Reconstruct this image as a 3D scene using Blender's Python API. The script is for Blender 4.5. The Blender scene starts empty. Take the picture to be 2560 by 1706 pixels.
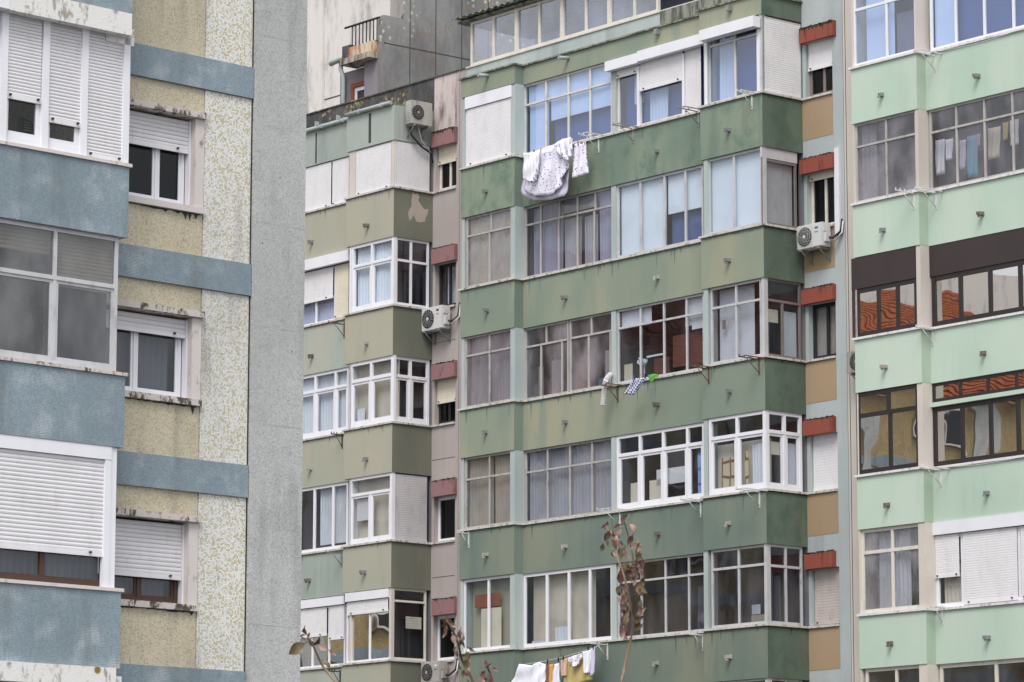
import bpy, bmesh, math, random
from mathutils import Vector, Matrix
random.seed(7)
R_ = math.radians
sc = bpy.context.scene
# ------------------------------------------------------------------ camera, world, sun
FPX = 8950.0; PITCH = R_(9.47); ROLL = R_(0.084)
cam_d = bpy.data.cameras.new('camera'); cam = bpy.data.objects.new('camera', cam_d)
sc.collection.objects.link(cam); sc.camera = cam
cam_d.sensor_width = 36; cam_d.lens = 36*FPX/2560; cam_d.clip_end = 5000; cam_d.clip_start = 0.5
fw = Vector((0, math.cos(PITCH), math.sin(PITCH))); up = Vector((0, -math.sin(PITCH), math.cos(PITCH))); rt = Vector((1, 0, 0))
CX = rt*math.cos(ROLL)+up*math.sin(ROLL); CU = up*math.cos(ROLL)-rt*math.sin(ROLL)
cam.matrix_world = Matrix(((CX.x, CU.x, -fw.x, 0), (CX.y, CU.y, -fw.y, 0), (CX.z, CU.z, -fw.z, 0), (0, 0, 0, 1)))
cam_d.dof.use_dof = True; cam_d.dof.focus_distance = 80; cam_d.dof.aperture_fstop = 26
SUN_DIR = Vector((-0.12, -0.62, 0.80)).normalized()
w = bpy.data.worlds.new('World'); sc.world = w; w.use_nodes = True
nt = w.node_tree; nt.nodes.clear()
sky = nt.nodes.new('ShaderNodeTexSky'); sky.sky_type = 'NISHITA'; sky.sun_disc = False
sky.sun_elevation = math.asin(SUN_DIR.z); sky.sun_rotation = math.atan2(SUN_DIR.x, SUN_DIR.y)
sky.air_density = 1.0; sky.dust_density = 3.0; sky.ozone_density = 1.0
hsv = nt.nodes.new('ShaderNodeHueSaturation'); hsv.inputs['Saturation'].default_value = 0.22
nt.links.new(sky.outputs[0], hsv.inputs['Color'])
tcw = nt.nodes.new('ShaderNodeTexCoord'); nzw = nt.nodes.new('ShaderNodeTexNoise')
nzw.inputs['Scale'].default_value = 2.2; nzw.inputs['Detail'].default_value = 6
nt.links.new(tcw.outputs['Generated'], nzw.inputs['Vector'])
rw = nt.nodes.new('ShaderNodeValToRGB'); rw.color_ramp.elements[0].color = (0.80, 0.84, 0.92, 1); rw.color_ramp.elements[1].color = (1.18, 1.16, 1.14, 1)
rw.color_ramp.elements[0].position = 0.35; rw.color_ramp.elements[1].position = 0.65
nt.links.new(nzw.outputs['Fac'], rw.inputs[0])
mlw = nt.nodes.new('ShaderNodeMix'); mlw.data_type = 'RGBA'; mlw.blend_type = 'MULTIPLY'; mlw.inputs[0].default_value = 1
nt.links.new(hsv.outputs[0], mlw.inputs[6]); nt.links.new(rw.outputs[0], mlw.inputs[7])
mx2 = nt.nodes.new('ShaderNodeMix'); mx2.data_type = 'RGBA'; mx2.inputs[0].default_value = 0.6; mx2.inputs[7].default_value = (5.0, 5.1, 5.35, 1)
nt.links.new(mlw.outputs[2], mx2.inputs[6])
bg = nt.nodes.new('ShaderNodeBackground'); bg.inputs[1].default_value = 0.125
wo = nt.nodes.new('ShaderNodeOutputWorld')
nt.links.new(mx2.outputs[2], bg.inputs[0]); nt.links.new(bg.outputs[0], wo.inputs[0])
sd = bpy.data.lights.new('sun', 'SUN'); sd.energy = 1.5; sd.angle = R_(28); sd.color = (1, 0.97, 0.93)
so = bpy.data.objects.new('sun', sd); sc.collection.objects.link(so)
so.rotation_euler = SUN_DIR.to_track_quat('Z', 'Y').to_euler()
vs = sc.view_settings; vs.view_transform = 'Standard'; vs.look = 'None'; vs.gamma = 1; vs.exposure = 0.77
sc.cycles.max_bounces = 8; sc.cycles.transparent_max_bounces = 10

# ------------------------------------------------------------------ measuring helpers
def ray(px, py): return fw + CX*((px-1280)/FPX) - CU*((py-853)/FPX)
GZ = -1.6
class Frame:
    """a street grid: x along a facade, n out of it, z above the eye level"""
    def __init__(s, ang, px, py, D):
        s.ang = ang; s.u = Vector((math.cos(ang), math.sin(ang), 0)); s.n = Vector((math.sin(ang), -math.cos(ang), 0))
        o = ray(px, py)*D; s.o = Vector((o.x, o.y, 0))
    def at(s, px, py, n=0):
        r = ray(px, py); t = (s.o+s.n*n).dot(s.n)/r.dot(s.n); p = r*t
        return (p-s.o).dot(s.u), p.z
    def side(s, px, py, S):
        r = ray(px, py); q = s.o+s.u*S; t = q.dot(s.u)/r.dot(s.u); p = r*t
        return (p-s.o).dot(s.n), p.z
    def pr(s, S, n, z):
        p = s.o+s.u*S+s.n*n; p.z = z; d = p.dot(fw)
        return 1280+FPX*p.dot(CX)/d, 853-FPX*p.dot(CU)/d
    def sx(s, px, z, n=0):
        py = 853
        for i in range(6):
            a, zz = s.at(px, py, n); py = s.pr(a, n, z)[1]
        return a
FC = Frame(R_(39.67-90), 1308, 696, 84.0)      # the green blocks and the mint block
FL = Frame(R_(90-47.0), 618, 700, 50.0)        # the mosaic block
def zc(px, py, n=0): return FC.at(px, py, n)[1]
def zl(px, py, n=0): return FL.at(px, py, n)[1]

# ------------------------------------------------------------------ materials
def lin(c): return tuple(((v/255)/12.92 if v/255 <= .04045 else ((v/255+.055)/1.055)**2.4) for v in c)+(1,)
class MatB:
    def __init__(s, name):
        s.m = bpy.data.materials.new(name); s.m.use_nodes = True; s.t = s.m.node_tree
        s.b = s.t.nodes['Principled BSDF']; s.out = s.t.nodes['Material Output']
    def n(s, typ, **kw):
        x = s.t.nodes.new(typ)
        for k, v in kw.items():
            if k.startswith('i_'):
                key = k[2:]; x.inputs[int(key) if key.isdigit() else key].default_value = v
            else: setattr(x, k, v)
        return x
    def l(s, a, b): s.t.links.new(a, b)
    def coords(s, sc=(1, 1, 1), loc=(0, 0, 0)):
        t = s.n('ShaderNodeTexCoord'); m = s.n('ShaderNodeMapping'); m.inputs['Scale'].default_value = sc; m.inputs['Location'].default_value = loc
        s.l(t.outputs['Object'], m.inputs[0]); return m.outputs[0]
    def noise(s, scale, detail=4, sc=(1, 1, 1), loc=(0, 0, 0), lo=.4, hi=.6, rough=.5):
        x = s.n('ShaderNodeTexNoise'); x.inputs['Scale'].default_value = scale; x.inputs['Detail'].default_value = detail; x.inputs['Roughness'].default_value = rough
        s.l(s.coords(sc, loc), x.inputs['Vector'])
        r = s.n('ShaderNodeMapRange'); r.inputs[1].default_value = lo; r.inputs[2].default_value = hi; r.interpolation_type = 'SMOOTHSTEP'
        s.l(x.outputs['Fac'], r.inputs[0]); return r.outputs[0]
    def mix(s, f, a, b, typ='MIX'):
        x = s.n('ShaderNodeMix'); x.data_type = 'RGBA'; x.blend_type = typ
        for i, v in ((0, f), (6, a), (7, b)):
            if hasattr(v, 'is_output') or isinstance(v, bpy.types.NodeSocket): s.l(v, x.inputs[i])
            else: x.inputs[i].default_value = v
        return x.outputs[2]
    def mul(s, a, b):
        x = s.n('ShaderNodeMath'); x.operation = 'MULTIPLY'
        for i, v in ((0, a), (1, b)):
            if isinstance(v, bpy.types.NodeSocket): s.l(v, x.inputs[i])
            else: x.inputs[i].default_value = v
        return x.outputs[0]
    def bump(s, h, strength=.2, dist=.01):
        x = s.n('ShaderNodeBump'); x.inputs['Strength'].default_value = strength; x.inputs['Distance'].default_value = dist
        s.l(h, x.inputs['Height']); s.l(x.outputs[0], s.b.inputs['Normal'])
    def fin(s, col, rough=.85, spec=.3):
        if isinstance(col, bpy.types.NodeSocket): s.l(col, s.b.inputs['Base Color'])
        else: s.b.inputs['Base Color'].default_value = col
        s.b.inputs['Roughness'].default_value = rough; s.b.inputs['Specular IOR Level'].default_value = spec
        return s.m
K = {}; NEAR = 'none'
def plaster(name, c1, c2, c3=None, streak=.35, dirt=(60, 66, 58), seed=0, big=.22, patch=0.0, patchcol=(60, 92, 78)):
    m = MatB(name)
    col = m.mix(m.noise(big, 3, (1, 1, .8), (seed, 0, seed), .36, .64), lin(c1), lin(c2))
    if c3: col = m.mix(m.mul(m.noise(.55, 5, (1, 1, .5), (seed+9, 3, 1), .48, .68), .7), col, lin(c3))
    f = m.mul(m.noise(2.2, 5, (1, 1, .12), (seed+4, 0, 0), .52, .72, .6), streak)
    col = m.mix(f, col, lin(dirt))
    f3 = m.noise(1.0, 4, (1, 1, .10), (seed+2, 7, 0), .50, .70, .55); col = m.mix(m.mul(f3, min(1, streak*1.1)), col, lin(tuple((a_+b_)/2 for a_, b_ in zip(c2, dirt))))
    if patch:
        col = m.mix(m.mul(m.noise(1.3, 9, (1, 1, .8), (seed, 5, 2), .46, .66, .74), patch), col, lin(patchcol))
    f2 = m.noise(30, 4, lo=.3, hi=.7)
    col = m.mix(m.mul(f2, .10), col, lin(dirt))
    m.bump(m.noise(60, 4, lo=.2, hi=.8), .25, .004)
    K[name] = m.fin(col, .9, .2); return K[name]
def flat(name, c, rough=.6, var=.08, spec=.4, streak=0, dirt=(90, 82, 70), metal=0, sc=3):
    m = MatB(name)
    d = tuple(v*.72 for v in c)
    col = m.mix(m.mul(m.noise(sc, 5, (1, 1, .6), lo=.35, hi=.75), var*2.5), lin(c), lin(d))
    if streak: col = m.mix(m.mul(m.noise(7, 6, (1, 1, .35), (3, 1, 0), .5, .72, .65), streak), col, lin(dirt))
    m.b.inputs['Metallic'].default_value = metal
    K[name] = m.fin(col, rough, spec); return K[name]
def mosaic(name, cols, size, grout, gf=.16, big=None):
    """small square glazed tiles: one random colour a tile"""
    m = MatB(name)
    co = m.coords()
    sn = m.n('ShaderNodeVectorMath', operation='SNAP'); m.l(co, sn.inputs[0]); sn.inputs[1].default_value = (size, size, size)
    ad = m.n('ShaderNodeVectorMath', operation='ADD'); m.l(sn.outputs[0], ad.inputs[0]); ad.inputs[1].default_value = (.0013, .0013, .0013)
    sp0 = m.n('ShaderNodeSeparateXYZ'); m.l(ad.outputs[0], sp0.inputs[0])
    cb = m.n('ShaderNodeCombineXYZ'); m.l(sp0.outputs[0], cb.inputs[0]); m.l(sp0.outputs[2], cb.inputs[1])
    wn = m.n('ShaderNodeTexWhiteNoise', noise_dimensions='2D'); m.l(cb.outputs[0], wn.inputs['Vector'])
    r = m.n('ShaderNodeValToRGB'); r.color_ramp.interpolation = 'CONSTANT'
    el = r.color_ramp.elements; tot = 0; W = sum(c[1] for c in cols)
    for i, (c, wt) in enumerate(cols):
        if i < 2: e = el[i]; e.position = tot/W
        else: e = el.new(tot/W)
        e.color = lin(c); tot += wt
    m.l(wn.outputs['Value'], r.inputs[0])
    col = r.outputs[0]
    dv = m.n('ShaderNodeVectorMath', operation='MULTIPLY'); m.l(co, dv.inputs[0]); dv.inputs[1].default_value = (1/size,)*3
    fr = m.n('ShaderNodeVectorMath', operation='FRACTION'); m.l(dv.outputs[0], fr.inputs[0])
    sp = m.n('ShaderNodeSeparateXYZ'); m.l(fr.outputs[0], sp.inputs[0])
    a = m.n('ShaderNodeMath', operation='LESS_THAN'); m.l(sp.outputs[0], a.inputs[0]); a.inputs[1].default_value = gf
    b = m.n('ShaderNodeMath', operation='LESS_THAN'); m.l(sp.outputs[2], b.inputs[0]); b.inputs[1].default_value = gf
    g = m.n('ShaderNodeMath', operation='MAXIMUM'); m.l(a.outputs[0], g.inputs[0]); m.l(b.outputs[0], g.inputs[1])
    gcol = m.mix(m.mul(m.noise(2.5, 4, lo=.5, hi=.72), 1.0), lin(grout), lin((215, 218, 220)) if big == 'salt' else lin(tuple(v*.7 for v in grout)))
    col = m.mix(m.mul(g.outputs[0], .8), col, gcol)
    col = m.mix(m.mul(m.noise(.5, 5, (1, 1, .5), lo=.35, hi=.7), .34), col, lin(tuple(v*.74 for v in cols[0][0])))
    col = m.mix(m.mul(m.noise(3, 7, (1, 1, .12), (4, 2, 2), .5, .75), .4), col, lin((90, 92, 88)))
    m.bump(g.outputs[0], .3, -.003)
    K[name] = m.fin(col, .45, .4); return K[name]
def weather(name, c, dirt, amt, lo=.45, hi=.6, sc=4, z=.4, spots=None, rough=.8):
    m = MatB(name)
    col = m.mix(m.mul(m.noise(sc, 8, (1, 1, z), (2, 2, 2), lo, hi, .7), amt), lin(c), lin(dirt))
    if spots: 
        v = m.n('ShaderNodeTexVoronoi'); v.inputs['Scale'].default_value = spots[1]; m.l(m.coords(), v.inputs['Vector'])
        r = m.n('ShaderNodeMapRange'); r.inputs[1].default_value = spots[2]; r.inputs[2].default_value = spots[2]*.6
        r.inputs[3].default_value = 0; r.inputs[4].default_value = 1; m.l(v.outputs['Distance'], r.inputs[0])
        f = m.mul(r.outputs[0], m.noise(spots[3], 5, (1, 1, 1), (7, 1, 3), .5, .6))
        col = m.mix(f, col, lin(spots[0]))
        if len(spots) > 4:
            f = m.mul(m.noise(22, 5, loc=(5, 5, 9), lo=.58, hi=.64), m.noise(.9, 3, loc=(1, 8, 3), lo=.45, hi=.6))
            col = m.mix(f, col, lin(spots[4]))
    m.bump(m.noise(40, 5, lo=.2, hi=.8), .4, .006)
    K[name] = m.fin(col, rough, .25); return K[name]
def glass(name, tint=(.85, .88, .9), dirt=.06, dcol=(150, 150, 155), refl=2.2, wob=.003, wsc=1.2, rough=0.01, base=0.03):
    m = MatB(name); t = m.t; t.nodes.remove(m.b)
    tr = m.n('ShaderNodeBsdfTransparent'); tr.inputs[0].default_value = (*tint, 1)
    gl = m.n('ShaderNodeBsdfGlossy'); gl.inputs['Roughness'].default_value = rough; gl.inputs[0].default_value = (.93, .92, .9, 1) if name == 'glass_mirror' else (.95, .97, 1, 1)
    df = m.n('ShaderNodeBsdfDiffuse'); df.inputs[0].default_value = lin(dcol)
    m1 = m.n('ShaderNodeMixShader'); fd = m.mul(m.noise(1.6, 6, (1, 1, .5), lo=.3, hi=.8), dirt*1.6)
    m.l(fd, m1.inputs[0]); m.l(tr.outputs[0], m1.inputs[1]); m.l(df.outputs[0], m1.inputs[2])
    ge = m.n('ShaderNodeNewGeometry'); dt = m.n('ShaderNodeVectorMath', operation='DOT_PRODUCT'); m.l(ge.outputs['Normal'], dt.inputs[0]); m.l(ge.outputs['Incoming'], dt.inputs[1])
    ab = m.n('ShaderNodeMath', operation='ABSOLUTE'); m.l(dt.outputs['Value'], ab.inputs[0])
    om = m.n('ShaderNodeMath', operation='SUBTRACT'); om.inputs[0].default_value = 1; m.l(ab.outputs[0], om.inputs[1]); om.use_clamp = True
    pw = m.n('ShaderNodeMath', operation='POWER'); m.l(om.outputs[0], pw.inputs[0]); pw.inputs[1].default_value = 5
    fr = m.n('ShaderNodeMath', operation='MULTIPLY_ADD'); m.l(pw.outputs[0], fr.inputs[0]); fr.inputs[1].default_value = .96; fr.inputs[2].default_value = .045
    mm = m.n('ShaderNodeMath', operation='MULTIPLY_ADD'); m.l(fr.outputs[0], mm.inputs[0]); mm.inputs[1].default_value = refl; mm.inputs[2].default_value = base; mm.use_clamp = True
    m2 = m.n('ShaderNodeMixShader'); m.l(mm.outputs[0], m2.inputs[0]); m.l(m1.outputs[0], m2.inputs[1]); m.l(gl.outputs[0], m2.inputs[2])
    if wob:
        bp = m.n('ShaderNodeBump'); bp.inputs['Strength'].default_value = 1; bp.inputs['Distance'].default_value = wob
        x = m.n('ShaderNodeTexNoise'); x.inputs['Scale'].default_value = wsc; x.inputs['Detail'].default_value = 1
        m.l(m.coords(), x.inputs['Vector']); m.l(x.outputs['Fac'], bp.inputs['Height']); m.l(bp.outputs[0], gl.inputs['Normal'])
    m.l(m2.outputs[0], m.out.inputs[0]); K[name] = m.m; return m.m

plaster('green_plaster', (152, 155, 134), (126, 138, 124), (158, 155, 132), .5, (116, 134, 126), 0, .25)
plaster('green_plaster_top', (154, 157, 135), (128, 142, 126), (104, 124, 112), .5, (92, 110, 102), 3, .3, .8, (94, 118, 104))
plaster('shaded_teal_plaster', (132, 137, 121), (104, 120, 112), (142, 144, 126), .5, (100, 116, 112), 5, .3)  # teal tone plus the lower floors' weaker skylight painted into the colour
plaster('deep_shaded_teal_plaster', (122, 128, 114), (100, 115, 107), (134, 136, 118), .5, (98, 112, 106), 8, .3)
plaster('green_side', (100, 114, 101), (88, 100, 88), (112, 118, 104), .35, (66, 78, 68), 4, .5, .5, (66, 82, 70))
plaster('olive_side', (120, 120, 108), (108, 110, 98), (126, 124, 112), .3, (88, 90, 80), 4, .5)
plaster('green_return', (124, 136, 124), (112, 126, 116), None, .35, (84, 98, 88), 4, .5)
plaster('mint_return', (170, 186, 168), (162, 180, 160), None, .1, (140, 156, 138), 4, .5)
plaster('olive_plaster', (170, 166, 149), (160, 162, 147), (175, 166, 150), .25, (140, 144, 132), 2, .3)
plaster('grey_green_plaster', (166, 174, 166), (154, 164, 156), (176, 172, 158), .3, (124, 132, 126), 6, .4)
plaster('pale_plaster', (178, 187, 184), (166, 176, 175), None, .4, (124, 132, 128), 1, .6)
plaster('grey_fascia', (166, 173, 167), (152, 161, 156), (176, 180, 172), .5, (108, 116, 110), 1, .6)
plaster('mint_plaster', (190, 205, 190), (176, 197, 180), (194, 205, 192), .22, (158, 174, 160), 4, .3)
plaster('blue_grey_plaster', (180, 186, 186), (170, 178, 178), None, .35, (124, 130, 130), 1, .6)
plaster('pink_plaster', (180, 171, 168), (170, 161, 158), None, .2, (136, 124, 120), 2, .5)
plaster('ochre_plaster', (168, 146, 119), (160, 139, 113), None, .12, (148, 128, 102), 2, .5)
plaster('cream_plaster', (206, 198, 188), (198, 190, 182), None, .12, (150, 142, 134), 7, .8)
plaster('interior_plaster', (120, 118, 122), (104, 104, 110), None, .1, (80, 80, 84), 7, .8)
weather('stained_pink', (196, 184, 180), (92, 74, 74), .95, .44, .66, 3, .25)
weather('roof_parapet', (84, 84, 86), (62, 62, 64), .8, .4, .6, 3, .5, ((150, 142, 104), 9, .5, 1.2, (138, 106, 70)))
weather('white_tower', (214, 210, 206), (128, 122, 114), .75, .50, .72, 1.3, .28)
weather('grey_tower', (138, 138, 136), (100, 100, 100), .9, .35, .7, .8, .5, ((190, 190, 164), 5, .3, .35, (142, 104, 70)))
weather('mauve_wall', (134, 130, 136), (118, 114, 122), .5, .4, .7, 1.5)
weather('lilac_wall', (204, 206, 226), (184, 186, 208), .4)
weather('mossy_concrete', (142, 144, 134), (70, 72, 60), .9, .42, .62, 7, .12)
weather('pale_slab', (172, 164, 150), (84, 78, 66), .95, .44, .62, 5, .25)
weather('rust_slab', (200, 188, 168), (158, 88, 42), .95, .42, .6, 4, .22)
weather('lichen_white', (222, 220, 216), (120, 116, 110), .8, .52, .66, 9, .35, ((136, 112, 58), 6, .4, 2.0))
weather('marble', (206, 198, 194), (120, 104, 98), .8, .56, .7, 6, .5)
weather('dirty_marble', (198, 190, 184), (74, 64, 52), .95, .5, .6, 7, .6)
weather('sill_stone', (196, 192, 186), (96, 90, 82), .85, .5, .66, 8, .6)
weather('sill_clean', (216, 214, 214), (160, 152, 148), .7, .5, .66, 8, .6)
weather('red_box', (142, 78, 64), (60, 40, 36), .85, .52, .72, 3.5, .15)
weather('pink_box', (146, 110, 111), (84, 56, 58), .8, .52, .72, 3.5, .4)
weather('black_growth', (60, 58, 50), (26, 26, 22), .9)
mosaic('blue_mosaic', [((122, 141, 150), 5), ((114, 134, 143), 4), ((136, 150, 158), 3), ((110, 127, 136), 2), ((100, 112, 120), .3)], .02, (152, 164, 170), .22, 'salt')
mosaic('beige_mosaic', [((203, 193, 166), 5), ((196, 185, 158), 4), ((212, 203, 178), 3), ((186, 169, 134), 1.2), ((166, 156, 134), .8)], .02, (176, 168, 150), .14)
mosaic('white_mosaic', [((232, 232, 230), 6), ((190, 180, 144), 3.0), ((220, 220, 216), 3), ((206, 198, 168), 1.8)], .024, (176, 172, 158), .16)
mosaic('grey_mosaic', [((186, 187, 185), 5), ((174, 176, 174), 4), ((196, 196, 193), 3), ((156, 158, 156), .8)], .02, (168, 170, 168), .14)
flat('pvc_white', (226, 226, 231), .35, .05)
flat('aluminium', (196, 196, 198), .4, .1, metal=.15, streak=.35)
flat('old_aluminium', (180, 176, 172), .5, .15, metal=.1, streak=.5)
flat('cream_frame', (214, 208, 198), .5, .08, streak=.25)
flat('bronze_frame', (44, 38, 38), .4, .1)
flat('brown_panel', (58, 48, 47), .5, .2, sc=1.2)
flat('dark_wood_frame', (74, 52, 42), .5, .1)
flat('black_frame', (34, 36, 40), .5, .1)
flat('grey_brown_frame', (126, 114, 110), .6, .15, streak=.3)
flat('shutter_white', (222, 220, 222), .5, .05, streak=.1)
flat('shutter_cream', (218, 210, 192), .6, .06, streak=.15)
flat('shutter_grey', (190, 186, 188), .6, .08, streak=.2)
flat('shutter_dirty', (190, 180, 176), .6, .15, streak=.4, dirt=(130, 96, 86))
flat('blind_blue', (224, 233, 244), .7, .03)
flat('blind_grey', (210, 212, 214), .7, .05)
flat('blind_beige', (196, 188, 164), .8, .1, streak=.3)
flat('deep_blue', (84, 106, 152), .7, .08)
flat('curtain_white', (214, 218, 226), .9, .05)
flat('curtain_grey', (204, 206, 214), .9, .1)
flat('curtain_lilac', (196, 200, 222), .9, .12)
flat('curtain_cream', (212, 202, 186), .9, .2, sc=2)
flat('curtain_dark', (96, 98, 106), .9, .1)
flat('terracotta', (104, 62, 54), .9, .2)
flat('orange_cloth', (206, 132, 72), .9, .1)
flat('towel_blue', (96, 160, 190), .9, .1)
flat('ac_white', (206, 206, 204), .5, .08, streak=.12)
flat('ac_dirty', (178, 174, 168), .6, .2, streak=.5)
flat('dark_grille', (40, 42, 44), .6, .1)
flat('galvanised', (150, 152, 152), .45, .1, metal=.4)
flat('wire_white', (206, 206, 206), .5, .05)
flat('spout_brown', (124, 112, 102), .7, .3)
flat('rusty_metal', (108, 80, 66), .7, .3)
flat('pipe_grey', (160, 168, 167), .6, .1, streak=.3)
flat('black_rubber', (44, 44, 46), .7, .05)
flat('stain_dark', (62, 70, 66), .9, .2)
flat('stain_shade_teal', (112, 128, 116), .9, .2)
flat('stain_shade_deep', (96, 110, 100), .9, .2)
flat('seam_grey', (166, 168, 166), .9, .2)
flat('stain_shade_olive', (134, 134, 118), .9, .2)
flat('bare_render', (172, 160, 148), .9, .1)
flat('roof_tile', (172, 104, 72), .8, .35, sc=4)
mosaic('gold_mosaic', [((170, 148, 104), 5), ((160, 138, 96), 4), ((180, 160, 118), 3)], .06, (150, 132, 96), .14)
flat('asphalt', (92, 92, 92), .9, .1)
flat('twig_bark', (150, 124, 104), .8, .2, sc=20)
flat('twig_dark', (84, 70, 60), .8, .2, sc=20)
flat('cloth_white', (232, 232, 240), .9, .05)
flat('cloth_lilac', (206, 202, 220), .9, .06)
flat('cloth_yellow', (192, 174, 116), .9, .1)
flat('cloth_peach', (214, 178, 154), .9, .15, sc=18)
flat('cloth_brown', (132, 92, 78), .9, .1)
flat('cloth_orange', (214, 160, 92), .9, .1)
flat('cloth_green', (100, 166, 74), .8, .1)
flat('cloth_pink', (214, 150, 176), .9, .1)
flat('green_bag', (58, 96, 80), .5, .1)
flat('yellow_print', (200, 204, 120), .6, .02)
flat('blue_print', (40, 96, 150), .6, .02)
flat('dark_print', (36, 36, 40), .6, .02)
def printed(name, base, spot, sc, r):
    m = MatB(name); v = m.n('ShaderNodeTexVoronoi'); v.inputs['Scale'].default_value = sc; v.inputs['Randomness'].default_value = .6
    m.l(m.coords(), v.inputs['Vector']); x = m.n('ShaderNodeMath', operation='LESS_THAN'); m.l(v.outputs['Distance'], x.inputs[0]); x.inputs[1].default_value = r
    n = m.noise(38, 1, lo=.46, hi=.5)
    K[name] = m.fin(m.mix(m.mul(x.outputs[0], n), lin(base), lin(spot)), .9, .1)
printed('floral_cloth', (226, 223, 236), (96, 96, 114), 15, .30)
def checked(name, a, b, sc):
    m = MatB(name); w1 = m.n('ShaderNodeTexChecker'); w1.inputs['Scale'].default_value = sc; m.l(m.coords(), w1.inputs['Vector'])
    K[name] = m.fin(m.mix(w1.outputs['Fac'], lin(a), lin(b)), .9, .1)
checked('check_cloth', (220, 222, 232), (74, 82, 130), 22)
def lattice(name, base, line, sc, th):
    m = MatB(name); v = m.n('ShaderNodeTexVoronoi', feature='DISTANCE_TO_EDGE'); v.inputs['Scale'].default_value = sc; v.inputs['Randomness'].default_value = .25
    mp = m.coords((1, 1, .7)); m.l(mp, v.inputs['Vector']); x = m.n('ShaderNodeMath', operation='LESS_THAN'); m.l(v.outputs['Distance'], x.inputs[0]); x.inputs[1].default_value = th
    K[name] = m.fin(m.mix(x.outputs[0], lin(base), lin(line)), .9, .1)
lattice('lattice_brown', (196, 184, 160), (122, 96, 66), 4.2, .09)
printed('damask', (92, 88, 82), (116, 110, 102), 14, .35)
lattice('lattice_blue', (140, 164, 214), (96, 120, 180), 4.2, .1)
def leafmat(name, a, b, tr):
    m = MatB(name); col = m.mix(m.noise(22, 3, lo=.35, hi=.65), lin(a), lin(b)); m.b.inputs['Transmission Weight'].default_value = 0
    m.fin(col, .45, .5); K[name] = m.m
leafmat('leaf_red', (104, 70, 58), (66, 48, 40), .3)
leafmat('leaf_olive', (112, 98, 62), (80, 68, 48), .3)
leafmat('leaf_pale', (168, 136, 124), (118, 88, 80), .3)
glass('glass', refl=1.1, base=.01)
glass('glass_frosted', (.72, .73, .75), .55, (162, 160, 166), 1.2, .003, 14, .3)
glass('glass_rough', (.6, .58, .6), .5, (150, 145, 152), 1.4, .004, 26, .15)
glass('glass_dusty', (.66, .67, .7), .14, (140, 140, 150), 1.2, .002, 2, .02, .03)
glass('glass_fog', (.5, .5, .5), .34, (140, 140, 138), 1.2, .002, 2, .02, .02)
glass('glass_blue', (.74, .82, .96), .05, (120, 140, 190), 1.8, .01, 1, base=.06)
glass('glass_mirror', (.3, .3, .3), .01, (120, 120, 120), 5.0, .0032, 1.1, base=.42)
glass('glass_sky', (.8, .85, .98), .2, (176, 184, 218), 3.0, .002, 1, base=.1)
glass('glass_textured', (.82, .82, .84), .28, (158, 156, 162), 1.2, .003, 14, .2)
glass('glass_dark', (.36, .36, .38), .02, (70, 70, 75), .6, .002, 1, base=.0)

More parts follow.
